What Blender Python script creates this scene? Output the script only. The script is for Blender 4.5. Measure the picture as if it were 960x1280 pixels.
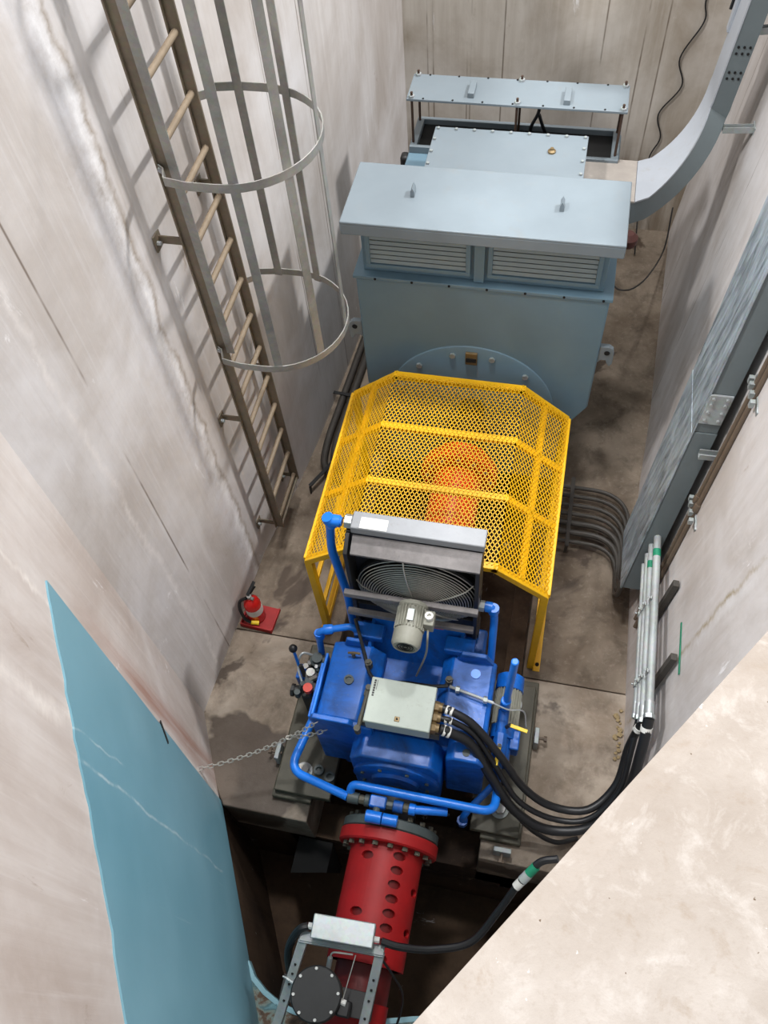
import bpy, bmesh, math, random
from mathutils import Vector, Matrix
random.seed(7)
R = math.radians
scene = bpy.context.scene
for o in list(bpy.data.objects):
    bpy.data.objects.remove(o, do_unlink=True)
COL = scene.collection

# ------------------------------------------------------------------ camera
cam_d = bpy.data.cameras.new('camera')
cam = bpy.data.objects.new('camera', cam_d)
COL.objects.link(cam)
cam_d.sensor_fit = 'VERTICAL'
cam_d.sensor_height = 24.0
cam_d.lens = 24.0 * 1057.73 / 1280.0
cam_d.clip_start = 0.05
cam_d.clip_end = 200
def norm(v): return v / v.length
F_PX = 1057.7334
dY = norm(Vector((420.0, -1720.0, F_PX)))            # photo axes: x right, y down, z forward
dZ = -norm(Vector((80.0, 670.0, F_PX)))
dX = dY.cross(dZ)
def w(v): return Vector((v.dot(dX), v.dot(dY), v.dot(dZ)))
right, down, fwd = w(Vector((1, 0, 0))), w(Vector((0, 1, 0))), w(Vector((0, 0, 1)))
rot = Matrix((right, -down, -fwd)).transposed()
cam.matrix_world = Matrix.Translation((0, 0, 5.76)) @ rot.to_4x4()
scene.camera = cam

# ------------------------------------------------------------------ world, lamps, exposure
world = bpy.data.worlds.new('hall')
scene.world = world
world.use_nodes = True
world.node_tree.nodes['Background'].inputs[0].default_value = (0.93, 0.97, 1.0, 1)
world.node_tree.nodes['Background'].inputs[1].default_value = 0.6
def hall_lamp(name, loc, target, energy, size, color=(1.0, 0.99, 0.985), spread=180):
    d = bpy.data.lights.new(name, 'AREA')
    d.shape = 'RECTANGLE'; d.size = size[0]; d.size_y = size[1]
    d.energy = energy; d.color = color; d.spread = R(spread)
    o = bpy.data.objects.new(name, d)
    COL.objects.link(o)
    o.location = loc
    o.rotation_euler = (Vector(target) - Vector(loc)).to_track_quat('-Z', 'Y').to_euler()
    return o
hall_lamp('hall_floodlight_far', (-0.1, 5.7, 9.2), (-0.6, 4.8, 0.8), 150, (0.5, 0.35), spread=150)
hall_lamp('pit_fill_near', (-0.9, 3.0, 9.6), (-0.6, 2.3, 0.0), 52, (0.6, 0.5), spread=70)  # added fill, narrow beam to brighten floor and gearbox
hall_lamp('hall_floodlight_right', (4.1, 5.4, 8.8), (-1.7, 2.6, 1.2), 560, (0.6, 0.4))
hall_lamp('hall_floodlight_left', (-4.2, 1.6, 9.0), (0.8, 2.8, 1.2), 480, (0.8, 0.5))
vs = scene.view_settings
vs.view_transform = 'Standard'; vs.look = 'None'; vs.gamma = 1.0; vs.use_curve_mapping = False
vs.exposure = 0.0

# ------------------------------------------------------------------ materials
def s2l(c):
    return tuple((x / 12.92 if x <= 0.04045 else ((x + 0.055) / 1.055) ** 2.4) for x in [q / 255.0 for q in c])
class NT:
    def __init__(self, name):
        self.m = bpy.data.materials.new(name); self.m.use_nodes = True
        self.t = self.m.node_tree; self.b = self.t.nodes['Principled BSDF']
    def n(self, ty, **kw):
        x = self.t.nodes.new(ty)
        for k, v in kw.items(): setattr(x, k, v)
        return x
    def l(self, a, b): self.t.links.new(a, b)
    def coord(self, scale=(1, 1, 1), loc=(0, 0, 0), rot=(0, 0, 0)):
        tc = self.n('ShaderNodeTexCoord'); mp = self.n('ShaderNodeMapping')
        mp.inputs['Scale'].default_value = scale; mp.inputs['Location'].default_value = loc; mp.inputs['Rotation'].default_value = rot
        self.l(tc.outputs['Object'], mp.inputs[0]); return mp.outputs[0]
    def noise(self, vec, scale, detail=5, rough=0.6, dist=0.0):
        x = self.n('ShaderNodeTexNoise'); x.inputs['Scale'].default_value = scale
        x.inputs['Detail'].default_value = detail; x.inputs['Roughness'].default_value = rough
        x.inputs['Distortion'].default_value = dist
        self.l(vec, x.inputs['Vector']); return x.outputs['Fac']
    def ramp(self, fac, stops):
        x = self.n('ShaderNodeValToRGB'); e = x.color_ramp.elements
        while len(e) < len(stops): e.new(0.5)
        for i, (p, c) in enumerate(stops):
            e[i].position = p; e[i].color = tuple(c) + (1,) if len(c) == 3 else c
        self.l(fac, x.inputs[0]); return x.outputs[0]
    def val(self, fac, lo, hi):
        x = self.n('ShaderNodeMapRange'); x.clamp = True
        x.inputs[1].default_value = lo; x.inputs[2].default_value = hi
        self.l(fac, x.inputs[0]); return x.outputs[0]
    def math(self, op, a, b=None):
        x = self.n('ShaderNodeMath', operation=op)
        for i, q in enumerate((a, b)):
            if q is None: continue
            if isinstance(q, (int, float)): x.inputs[i].default_value = q
            else: self.l(q, x.inputs[i])
        return x.outputs[0]
    def mix(self, fac, a, b, mode='MIX'):
        x = self.n('ShaderNodeMix', data_type='RGBA', blend_type=mode)
        if isinstance(fac, (int, float)): x.inputs[0].default_value = fac
        else: self.l(fac, x.inputs[0])
        for i, q in ((6, a), (7, b)):
            if isinstance(q, tuple): x.inputs[i].default_value = tuple(q) + (1,) if len(q) == 3 else q
            else: self.l(q, x.inputs[i])
        return x.outputs[2]
    def xyz(self, vec):
        x = self.n('ShaderNodeSeparateXYZ'); self.l(vec, x.inputs[0]); return x.outputs
    def bump(self, h, strength=0.3, dist=0.02):
        x = self.n('ShaderNodeBump'); x.inputs['Strength'].default_value = strength; x.inputs['Distance'].default_value = dist
        self.l(h, x.inputs['Height']); self.l(x.outputs[0], self.b.inputs['Normal'])
    def out(self, col=None, rough=0.6, metal=0.0, spec=None):
        if col is not None:
            if isinstance(col, tuple): self.b.inputs['Base Color'].default_value = tuple(col) + (1,)
            else: self.l(col, self.b.inputs['Base Color'])
        if isinstance(rough, (int, float)): self.b.inputs['Roughness'].default_value = rough
        else: self.l(rough, self.b.inputs['Roughness'])
        self.b.inputs['Metallic'].default_value = metal
        if spec is not None: self.b.inputs['Specular IOR Level'].default_value = spec
        return self.m

def paint(name, rgb, rough=0.45, wear=0.25, dirt=(70, 62, 52), metal=0.0, scale=6.0, dirt_amt=0.5):
    k = NT(name); c = s2l(rgb); v = k.coord()
    f = k.noise(v, scale, 6, 0.65)
    g = k.noise(v, scale * 5, 4, 0.6)
    col = k.mix(k.val(f, 0.35, 0.7), tuple(x * (1 - wear * 0.5) for x in c), tuple(min(1, x * (1 + wear * 0.35)) for x in c))
    col = k.mix(k.math('MULTIPLY', k.val(g, 0.55, 0.8), k.math('MULTIPLY', k.val(f, 0.42, 0.68), dirt_amt)), col, s2l(dirt))
    k.bump(g, 0.08, 0.004)
    return k.out(col, k.val(g, -0.6 + rough - 0.4, 1.6), metal) if False else k.out(col, rough, metal)

def concrete_wall(name, base, dark, light, axis='y', cracks=(), seams=None, rust=None, low_stain=None, streak=1.0):
    """cast concrete: board streaks run down the wall, blotches, lime lines at given positions along it"""
    k = NT(name); b, d, li = s2l(base), s2l(dark), s2l(light)
    v = k.coord()
    st = k.noise(k.coord((7, 7, 0.35)), 1.6, 7, 0.62)
    st2 = k.noise(k.coord((26, 26, 0.6)), 1.3, 5, 0.6)
    bl = k.noise(v, 0.9, 6, 0.6, 0.4)
    fi = k.noise(v, 16, 6, 0.7)
    b2 = k.noise(k.coord((1.2, 1.2, 0.7), (5, 2, 9)), 1.1, 7, 0.65, 0.7)
    col = k.mix(k.val(b2, 0.36, 0.62), d, b)
    col = k.mix(k.math('MULTIPLY', k.val(st, 0.55, 0.36), 0.4 * streak), col, d)
    col = k.mix(k.math('MULTIPLY', k.val(bl, 0.45, 0.70), 0.8), col, li)
    col = k.mix(k.math('MULTIPLY', k.val(st2, 0.56, 0.74), 0.3 * streak), col, li)
    col = k.mix(k.math('MULTIPLY', k.val(st2, 0.44, 0.26), 0.22 * streak), col, d)
    col = k.mix(k.math('MULTIPLY', k.val(fi, 0.62, 0.8), 0.3), col, d)
    sp = k.noise(k.coord((1.4, 1.4, 0.55), (7, 3, 1)), 2.3, 8, 0.72, 0.9)
    col = k.mix(k.math('MULTIPLY', k.val(sp, 0.635, 0.70), 0.8 * streak), col, s2l((238, 237, 238)))
    col = k.mix(k.math('MULTIPLY', k.val(sp, 0.36, 0.30), 0.55 * streak), col, s2l((150, 133, 116)))
    xyz = k.xyz(v); pos = {'y': xyz[1], 'x': xyz[0]}[axis]
    wob = k.math('MULTIPLY', k.math('SUBTRACT', k.noise(k.coord((0.2, 0.2, 1)), 1.6, 6, 0.7), 0.5), 0.30)
    for (p, wid, strength, tint) in cracks:
        dd = k.math('ABSOLUTE', k.math('SUBTRACT', k.math('ADD', pos, wob), p))
        m = k.math('MULTIPLY', k.val(dd, wid, 0.0), k.val(k.noise(v, 5.5, 7, 0.75), 0.33, 0.62))
        col = k.mix(k.math('MULTIPLY', m, strength), col, s2l(tint))
    if seams:
        for p in seams:
            dd = k.math('ABSOLUTE', k.math('SUBTRACT', pos, p))
            m = k.math('MULTIPLY', k.val(dd, 0.009, 0.002), k.val(k.noise(k.coord((1, 1, 0.5)), 2.2, 4, 0.6), 0.40, 0.55))
            col = k.mix(k.math('MULTIPLY', m, 0.75), col, s2l((88, 70, 52)))
    if rust:
        p, wid, ztop = rust
        dd = k.math('ABSOLUTE', k.math('SUBTRACT', pos, p))
        m = k.math('MULTIPLY', k.val(dd, wid, wid * 0.1), k.val(st, 0.3, 0.6))
        m = k.math('MULTIPLY', m, k.val(xyz[2], ztop + 0.5, ztop - 0.6))
        col = k.mix(k.math('MULTIPLY', m, 0.75), col, s2l((150, 104, 84)))
    if low_stain:
        z0, tint = low_stain
        m = k.math('MULTIPLY', k.val(k.math('ADD', xyz[2], k.math('MULTIPLY', bl, 0.5)), z0 + 0.35, z0), k.val(st, 0.3, 0.55))
        col = k.mix(k.math('MULTIPLY', m, 0.7), col, s2l(tint))
    k.bump(k.math('ADD', k.math('MULTIPLY', fi, 0.6), k.math('MULTIPLY', st2, 0.5)), 0.22, 0.010)
    return k.out(col, 0.82, 0, 0.3)

def floor_mat(name, lo, hi, stain=None):
    k = NT(name); v = k.coord()
    a = k.noise(v, 1.3, 7, 0.62, 0.5); b = k.noise(v, 4.2, 7, 0.66, 0.3); c = k.noise(v, 30, 4, 0.7)
    col = k.mix(k.val(a, 0.38, 0.62), s2l(lo), s2l(hi))
    col = k.mix(k.math('MULTIPLY', k.val(b, 0.48, 0.68), 0.75), col, tuple(q * 0.55 for q in s2l(lo)))
    col = k.mix(k.math('MULTIPLY', k.val(c, 0.55, 0.8), 0.35), col, s2l((182, 170, 156)))
    st = k.noise(k.coord((0.9, 0.9, 0.9), (3.1, 1.7, 0)), 1.15, 5, 0.55, 0.8)
    wet = k.val(st, 0.575, 0.60)
    if stain:
        x = k.n('ShaderNodeVectorMath', operation='DISTANCE'); k.l(v, x.inputs[0]); x.inputs[1].default_value = stain[:3]
        d = k.math('ADD', x.outputs['Value'], k.math('MULTIPLY', k.math('SUBTRACT', k.noise(v, 3.5, 3, 0.5), 0.5), 0.5))
        wet = k.math('MAXIMUM', wet, k.val(d, stain[3] + 0.02, stain[3] - 0.02))
    col = k.mix(k.math('MULTIPLY', wet, 0.8), col, s2l((62, 48, 37)))
    k.bump(c, 0.25, 0.008)
    return k.out(col, k.math('SUBTRACT', 0.85, k.math('MULTIPLY', wet, 0.35)), 0, 0.35)

def ledge_mat(name):
    k = NT(name); v = k.coord()
    a = k.noise(v, 2.6, 6, 0.6, 0.3); b = k.noise(v, 11, 6, 0.7, 0.4); c = k.noise(v, 70, 4, 0.7); d = k.noise(k.coord((1, 1, 1), (4, 8, 0)), 38, 3, 0.6)
    col = k.mix(k.val(a, 0.35, 0.65), s2l((154, 143, 133)), s2l((176, 167, 159)))
    col = k.mix(k.math('MULTIPLY', k.val(b, 0.52, 0.68), 0.5), col, s2l((194, 187, 181)))
    col = k.mix(k.math('MULTIPLY', k.val(b, 0.42, 0.30), 0.5), col, s2l((146, 130, 114)))
    col = k.mix(k.math('MULTIPLY', k.val(c, 0.52, 0.72), 0.35), col, s2l((150, 138, 126)))
    col = k.mix(k.val(d, 0.735, 0.76), col, s2l((104, 88, 74)))
    col = k.mix(k.val(d, 0.275, 0.25), col, s2l((214, 210, 206)))
    k.bump(k.math('ADD', b, k.math('MULTIPLY', c, 0.5)), 0.25, 0.006)
    return k.out(col, 0.85, 0, 0.3)

def simple(name, rgb, rough=0.5, metal=0.0):
    k = NT(name); f = k.noise(k.coord(), 14, 5, 0.6); c = s2l(rgb)
    return k.out(k.mix(k.val(f, 0.3, 0.75), tuple(x * 0.78 for x in c), tuple(min(1, x * 1.12) for x in c)), rough, metal)

def galvanised(name, rgb=(150, 156, 158), rough=0.42, streaky=False, metal=0.75):
    k = NT(name); c = s2l(rgb)
    vo = k.n('ShaderNodeTexVoronoi'); vo.inputs['Scale'].default_value = 55
    k.l(k.coord(), vo.inputs['Vector'])
    f = k.noise(k.coord((6, 6, 0.8) if streaky else (1, 1, 1)), 3.5, 7, 0.7, 0.6 if streaky else 0)
    col = k.mix(k.val(f, 0.38, 0.62), tuple(x * (0.55 if streaky else 0.78) for x in c), tuple(min(1, x * (1.3 if streaky else 1.12)) for x in c))
    col = k.mix(0.05, col, vo.outputs['Color'], 'OVERLAY')
    return k.out(col, k.math('ADD', rough - 0.15, k.math('MULTIPLY', f, 0.35)), metal)

def blue_wall(name):
    k = NT(name); v = k.coord()
    a = k.noise(v, 1.4, 5, 0.5); s = k.noise(k.coord((18, 18, 0.5), rot=(0.5, 0.2, 0)), 1.2, 4, 0.6); e = k.noise(v, 26, 4, 0.7)
    col = k.mix(k.val(a, 0.3, 0.7), s2l((104, 152, 168)), s2l((122, 168, 184)))
    col = k.mix(k.math('MULTIPLY', k.val(s, 0.68, 0.76), 0.35), col, s2l((178, 206, 214)))
    col = k.mix(k.math('MULTIPLY', k.val(e, 0.74, 0.80), 0.7), col, s2l((205, 215, 215)))
    xyz = k.xyz(v)
    wob = k.math('MULTIPLY', k.math('SUBTRACT', k.noise(k.coord((0.1, 0.1, 1)), 2.0, 4, 0.6), 0.5), 0.10)
    for p, wd, z0, z1, st in ((0.615, 0.010, 0.3, 2.75, 0.6), (0.725, 0.007, 2.1, 2.8, 0.5)):
        m = k.val(k.math('ABSOLUTE', k.math('SUBTRACT', k.math('ADD', xyz[1], wob), p)), wd, 0.0)
        m = k.math('MULTIPLY', m, k.math('MULTIPLY', k.val(xyz[2], z0, z0 + 0.1), k.val(xyz[2], z1, z1 - 0.1)))
        m = k.math('MULTIPLY', m, k.val(k.noise(k.coord((1, 1, 3)), 2.5, 4, 0.7), 0.35, 0.6))
        col = k.mix(k.math('MULTIPLY', m, st), col, s2l((205, 220, 224)))
    k.bump(a, 0.2, 0.02)
    return k.out(col, 0.42)

def rusty_plate(name):
    k = NT(name); v = k.coord()
    a = k.noise(v, 9, 7, 0.65, 0.5)
    col = k.ramp(a, [(0.30, s2l((46, 34, 26))), (0.44, s2l((96, 72, 52))), (0.52, s2l((124, 140, 132))), (0.6, s2l((74, 110, 116))), (0.72, s2l((120, 168, 178)))])
    k.bump(a, 0.4, 0.01)
    return k.out(col, 0.6)

M = {}
M['wall_left'] = concrete_wall('concrete_left', (203, 198, 195), (178, 170, 164), (218, 216, 217), 'y',
    cracks=[(2.74, 0.17, 0.55, (226, 227, 234)), (2.80, 0.06, 0.95, (242, 241, 242)), (2.86, 0.03, 0.75, (134, 116, 92)), (2.0, 0.03, 0.55, (228, 222, 218))], seams=(2.16, 3.62, 4.4, 5.0))
M['wall_nose'] = concrete_wall('concrete_nose', (202, 194, 189), (176, 163, 155), (217, 212, 209), 'y',
    cracks=[(0.72, 0.05, 0.6, (236, 230, 224)), (1.12, 0.02, 0.7, (232, 226, 220))], rust=(1.24, 0.13, 2.2))
M['wall_right'] = concrete_wall('concrete_right', (206, 201, 199), (178, 170, 164), (222, 220, 221), 'y',
    cracks=[(2.05, 0.05, 0.7, (222, 220, 220)), (2.1, 0.022, 0.8, (150, 132, 92)), (4.4, 0.05, 0.5, (226, 222, 220))], seams=(3.9, 5.0, 6.2))
M['wall_back'] = concrete_wall('concrete_back', (204, 197, 187), (166, 155, 141), (216, 211, 205), 'x', seams=(-1.38, -1.33, -1.03, -1.0, -0.72, 0.42, 0.58, 0.1),
    low_stain=(1.0, (116, 100, 80)), streak=0.8)
M['ledge'] = ledge_mat('concrete_ledge')
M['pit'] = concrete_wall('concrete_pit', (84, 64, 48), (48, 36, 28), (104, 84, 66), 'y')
M['floor'] = floor_mat('floor_concrete', (128, 114, 99), (172, 160, 146), (-1.62, 1.25, 0.0, 0.42))
M['floor_far'] = floor_mat('floor_concrete_far', (108, 95, 81), (146, 133, 118))
M['blue_wall'] = blue_wall('blue_lining_paint')
M['rim_blue'] = paint('rim_blue_paint', (140, 186, 198), 0.45, 0.2)
M['rust'] = rusty_plate('rusty_steel')
M['gen'] = paint('grey_blue_enamel', (108, 136, 152), 0.48, 0.14, (110, 112, 104), scale=2.2, dirt_amt=0.22)  # same paint as the covers, bluer to offset yellow light off the guard
M['gen_top'] = paint('enamel_lit_top', (124, 135, 142), 0.42, 0.12, (130, 124, 112), scale=2.4, dirt_amt=0.35)  # same paint as the body, toned apart for the lamp-lit tops
M['slat'] = paint('louver_enamel', (146, 160, 164), 0.45, 0.15, (96, 92, 80), scale=3, dirt_amt=0.4)
M['yellow'] = paint('safety_yellow', (240, 184, 14), 0.42, 0.16, (150, 96, 16), scale=7, dirt_amt=0.35)
M['orange'] = paint('signal_orange', (244, 74, 14), 0.38, 0.2, (120, 40, 20), scale=8, dirt_amt=0.3)
def grimy(name, rgb, grime):
    k = NT(name); v = k.coord(); c = s2l(rgb)
    a = k.noise(v, 3.2, 7, 0.68, 0.6); b = k.noise(v, 13, 6, 0.7); d = k.noise(v, 55, 3, 0.6)
    col = k.mix(k.val(b, 0.35, 0.7), tuple(x * 0.82 for x in c), tuple(min(1, x * 1.12) for x in c))
    m = k.math('MULTIPLY', k.val(k.math('ADD', a, k.math('MULTIPLY', b, 0.35)), 0.60, 0.88), 0.8)
    col = k.mix(m, col, s2l(grime))
    col = k.mix(k.math('MULTIPLY', k.val(d, 0.66, 0.74), 0.5), col, s2l((120, 128, 136)))
    return k.out(col, k.math('ADD', 0.33, k.math('MULTIPLY', m, 0.35)))
M['blue'] = grimy('machine_blue', (12, 104, 204), (28, 40, 56))
M['pipe_blue'] = paint('pipe_blue', (28, 122, 228), 0.32, 0.2, (24, 44, 90), scale=9, dirt_amt=0.3)
M['red'] = paint('shaft_red', (166, 12, 16), 0.55, 0.3, (60, 10, 12), scale=6, dirt_amt=0.4)
M['ext_red'] = simple('extinguisher_red', (214, 34, 30), 0.25)
M['tray_red'] = simple('tray_red', (164, 28, 28), 0.55)
M['dark'] = simple('black_steel', (42, 42, 42), 0.5, 0.2)
M['black'] = simple('black_rubber', (26, 27, 29), 0.42)
M['hole'] = simple('dark_interior', (20, 20, 20), 0.9)
M['greydisc'] = paint('dark_grey_paint', (72, 82, 82), 0.5, 0.2, (50, 44, 38))
M['sole'] = paint('sole_plate_grey', (86, 83, 70), 0.6, 0.4, (54, 46, 36), scale=10, dirt_amt=0.8)
M['steel'] = galvanised('steel', (168, 168, 164), 0.38)
M['galv'] = galvanised('galvanised', (164, 170, 170), 0.5, metal=0.2)
M['tray'] = galvanised('tray_lid_film', (168, 180, 188), 0.3, True, metal=0.35)
M['duct'] = paint('duct_grey', (104, 114, 117), 0.5, 0.15, (90, 88, 80), scale=3, dirt_amt=0.3)
M['duct_lid'] = paint('duct_lid_pale', (168, 173, 180), 0.5, 0.12, (150, 138, 124), scale=4, dirt_amt=0.6)
M['duct_old'] = paint('duct_lid_dusty', (168, 160, 152), 0.6, 0.25, (206, 202, 194), scale=7, dirt_amt=0.8)
M['ladder'] = galvanised('ladder_galvanised', (128, 117, 101), 0.5, metal=0.45)
M['rung'] = paint('ladder_rung_worn', (128, 113, 94), 0.55, 0.35, (96, 80, 60), scale=10, dirt_amt=0.6)
M['strap'] = galvanised('cage_strap', (156, 155, 150), 0.45, metal=0.5)
M['box'] = paint('cabinet_grey_green', (176, 186, 176), 0.45, 0.12, (120, 112, 96), scale=9, dirt_amt=0.5)
M['alu'] = galvanised('aluminium', (176, 182, 182), 0.4, metal=0.55)
M['tank'] = paint('cooler_tank_grey', (142, 145, 149), 0.4, 0.15, (110, 100, 84), scale=8, dirt_amt=0.5)
M['dusty'] = paint('dusty_black', (126, 122, 121), 0.65, 0.5, (60, 58, 60), scale=10, dirt_amt=0.9)
M['motor'] = paint('motor_grey', (146, 146, 134), 0.5, 0.25, (84, 78, 66), scale=12, dirt_amt=0.6)
M['tag_white'] = simple('white_print', (225, 225, 220), 0.6)
M['tag_yellow'] = simple('yellow_handle', (240, 205, 40), 0.45)
M['green'] = simple('green_paint', (22, 132, 98), 0.6)
M['brass'] = simple('brass', (132, 112, 78), 0.45, 0.4)
M['pipe_brown'] = paint('brown_conduit', (104, 90, 76), 0.6, 0.3, (60, 50, 40), scale=10)
M['dark_pipe'] = paint('dark_grey_conduit', (66, 62, 57), 0.55, 0.3, (50, 44, 38), scale=10)
M['pebble'] = simple('pebble', (150, 132, 98), 0.9)
M['chain'] = simple('chain_steel', (196, 194, 186), 0.35, 0.5)
M['redcap'] = simple('red_cap', (226, 76, 58), 0.5)
M['maroon'] = simple('maroon_paint', (74, 36, 30), 0.5)
M['rod'] = simple('rusty_rod', (70, 50, 38), 0.6)
M['shaded_red'] = simple('shaft_red_shaded', (110, 22, 22), 0.5)  # darker shaft red, paints shade into the slots and tube gap

# ------------------------------------------------------------------ mesh builder
class MB:
    def __init__(self): self.v = []; self.f = []
    def add(self, vs, fs):
        n = len(self.v); self.v += [tuple(q) for q in vs]; self.f += [tuple(i + n for i in q) for q in fs]; return self
    def box(self, x0, x1, y0, y1, z0, z1, mat=None):
        p = [Vector((x, y, z)) for z in (z0, z1) for y in (y0, y1) for x in (x0, x1)]
        if mat: p = [mat @ q for q in p]
        return self.add(p, [(0, 2, 3, 1), (4, 5, 7, 6), (0, 1, 5, 4), (2, 6, 7, 3), (0, 4, 6, 2), (1, 3, 7, 5)])
    def bar(self, a, b, wd, th, up=(0, 0, 1)):
        """rectangular bar from a to b; th measured along up, wd across"""
        a, b = Vector(a), Vector(b); d = (b - a).normalized(); u = Vector(up)
        u = (u - d * u.dot(d)).normalized(); s = d.cross(u)
        p = [c + s * (wd / 2 * i) + u * (th / 2 * j) for c in (a, b) for j in (-1, 1) for i in (-1, 1)]
        return self.add(p, [(0, 1, 3, 2), (4, 6, 7, 5), (0, 4, 5, 1), (2, 3, 7, 6), (0, 2, 6, 4), (1, 5, 7, 3)])
    def cyl(self, a, b, r, seg=16, r2=None, caps=True):
        a, b = Vector(a), Vector(b); d = (b - a).normalized(); r2 = r if r2 is None else r2
        u = d.orthogonal().normalized(); s = d.cross(u); n = len(self.v)
        for c, q in ((a, r), (b, r2)):
            for i in range(seg):
                t = 2 * math.pi * (i + 0.5) / seg
                self.v.append(tuple(c + u * (q * math.cos(t)) + s * (q * math.sin(t))))
        for i in range(seg):
            j = (i + 1) % seg; self.f.append((n + i, n + j, n + seg + j, n + seg + i))
        if caps:
            self.f.append(tuple(n + i for i in range(seg))[::-1]); self.f.append(tuple(n + seg + i for i in range(seg)))
        return self
    def lathe(self, prof, origin, axis, seg=32):
        """prof: list of (radius, distance along axis)"""
        o = Vector(origin); d = Vector(axis).normalized(); u = d.orthogonal().normalized(); s = d.cross(u); n = len(self.v); m = len(prof)
        for r, h in prof:
            for i in range(seg):
                t = 2 * math.pi * i / seg
                self.v.append(tuple(o + d * h + u * (r * math.cos(t)) + s * (r * math.sin(t))))
        for k in range(m - 1):
            for i in range(seg):
                j = (i + 1) % seg; self.f.append((n + k * seg + i, n + k * seg + j, n + (k + 1) * seg + j, n + (k + 1) * seg + i))
        if prof[0][0] > 1e-4: self.f.append(tuple(n + i for i in range(seg))[::-1])
        if prof[-1][0] > 1e-4: self.f.append(tuple(n + (m - 1) * seg + i for i in range(seg)))
        return self
    def tube(self, pts, r, seg=10, caps=True):
        pts = [Vector(p) for p in pts]; n = len(self.v); m = len(pts)
        d0 = (pts[1] - pts[0]).normalized(); u = d0.orthogonal().normalized()
        for k in range(m):
            d = (pts[min(k + 1, m - 1)] - pts[max(k - 1, 0)]).normalized()
            u = (u - d * u.dot(d)).normalized(); s = d.cross(u)
            for i in range(seg):
                t = 2 * math.pi * i / seg
                self.v.append(tuple(pts[k] + u * (r * math.cos(t)) + s * (r * math.sin(t))))
        for k in range(m - 1):
            for i in range(seg):
                j = (i + 1) % seg; self.f.append((n + k * seg + i, n + k * seg + j, n + (k + 1) * seg + j, n + (k + 1) * seg + i))
        if caps:
            self.f.append(tuple(n + i for i in range(seg))[::-1]); self.f.append(tuple(n + (m - 1) * seg + i for i in range(seg)))
        return self
    def prism(self, poly, fn0, fn1):
        """poly of 2D points; fn0 / fn1 map (a, b) to 3D for the two end faces"""
        n = len(poly); a = [fn0(*p) for p in poly]; b = [fn1(*p) for p in poly]
        fs = [tuple(range(n))[::-1], tuple(range(n, 2 * n))] + [(i, (i + 1) % n, n + (i + 1) % n, n + i) for i in range(n)]
        return self.add(a + b, fs)
    def prism_y(self, poly, y0, y1): return self.prism(poly, lambda x, z: (x, y0, z), lambda x, z: (x, y1, z))
    def prism_z(self, poly, z0, z1): return self.prism(poly, lambda x, y: (x, y, z0), lambda x, y: (x, y, z1))
    def hexbolt(self, p, axis, r, h): return self.cyl(p, Vector(p) + Vector(axis).normalized() * h, r, 6)

def bend(pts, rad, steps=6):
    """round the corners of a polyline"""
    pts = [Vector(p) for p in pts]; out = [pts[0]]
    for i in range(1, len(pts) - 1):
        p, a, b = pts[i], pts[i - 1] - pts[i], pts[i + 1] - pts[i]
        q = min(rad, a.length * 0.49, b.length * 0.49)
        s, e = p + a.normalized() * q, p + b.normalized() * q
        for k in range(steps + 1):
            t = k / steps; out.append(s * (1 - t) ** 2 + p * (2 * t * (1 - t)) + e * t ** 2)
    out.append(pts[-1]); return out
def spline(pts, n=8):
    P = [Vector(p) for p in pts]; P = [P[0] * 2 - P[1]] + P + [P[-1] * 2 - P[-2]]; out = []
    for i in range(1, len(P) - 2):
        for k in range(n):
            t = k / n; a, b, c, d = P[i - 1], P[i], P[i + 1], P[i + 2]
            out.append(0.5 * ((2 * b) + (c - a) * t + (2 * a - 5 * b + 4 * c - d) * t * t + (3 * b - a - 3 * c + d) * t ** 3))
    out.append(P[-2]); return out

def link(name, me, mat, parent=None, bevel=0.0):
    o = bpy.data.objects.new(name, me); COL.objects.link(o)
    if mat is not None and not me.materials: me.materials.append(M[mat] if isinstance(mat, str) else mat)
    if parent: put(o, parent)
    if bevel:
        b = o.modifiers.new('bevel', 'BEVEL'); b.width = bevel; b.segments = 2; b.limit_method = 'ANGLE'; b.angle_limit = R(40)
    return o
ORG = {}
def put(o, parent):
    o.parent = parent
    if parent.name in ORG: o.matrix_parent_inverse = Matrix.Translation(-ORG[parent.name])
    else: o.matrix_parent_inverse = Matrix.LocRotScale(parent.location, parent.rotation_euler, None).inverted()
def build(mb, name, mat, parent=None, bevel=0.0, smooth=35):
    me = bpy.data.meshes.new(name); me.from_pydata(mb.v, [], mb.f); me.validate()
    bm = bmesh.new(); bm.from_mesh(me); bmesh.ops.recalc_face_normals(bm, faces=bm.faces); bm.to_mesh(me); bm.free()
    if smooth:
        for p in me.polygons: p.use_smooth = True
        me.set_sharp_from_angle(angle=R(smooth))
    return link(name, me, mat, parent, bevel)
def tag(o, label, cat=None, group=None):
    o['label'] = label
    if cat: o['category'] = cat
    if group: o['group'] = group
    return o
def struct(o): o['kind'] = 'structure'; return o
def thing(name, label, cat, loc, group=None):
    o = bpy.data.objects.new(name, None); COL.objects.link(o); o.location = loc; o.empty_display_size = 0.1
    ORG[o.name] = Vector(loc); tag(o, label, cat, group); return o
def dup(src, name, loc, parent=None, rot=None):
    """another piece with the same mesh, placed at world position loc"""
    o = bpy.data.objects.new(name, src.data); COL.objects.link(o)
    o.location = loc
    if rot is not None: o.rotation_euler = rot
    if parent: put(o, parent)
    return o
def local(mb, name, mat, loc, parent=None, bevel=0.0, rot=None, smooth=35):
    """mesh given in its own coordinates, placed at world position loc"""
    o = build(mb, name, mat, parent, bevel, smooth); o.location = loc
    if rot is not None: o.rotation_euler = rot
    return o
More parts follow.
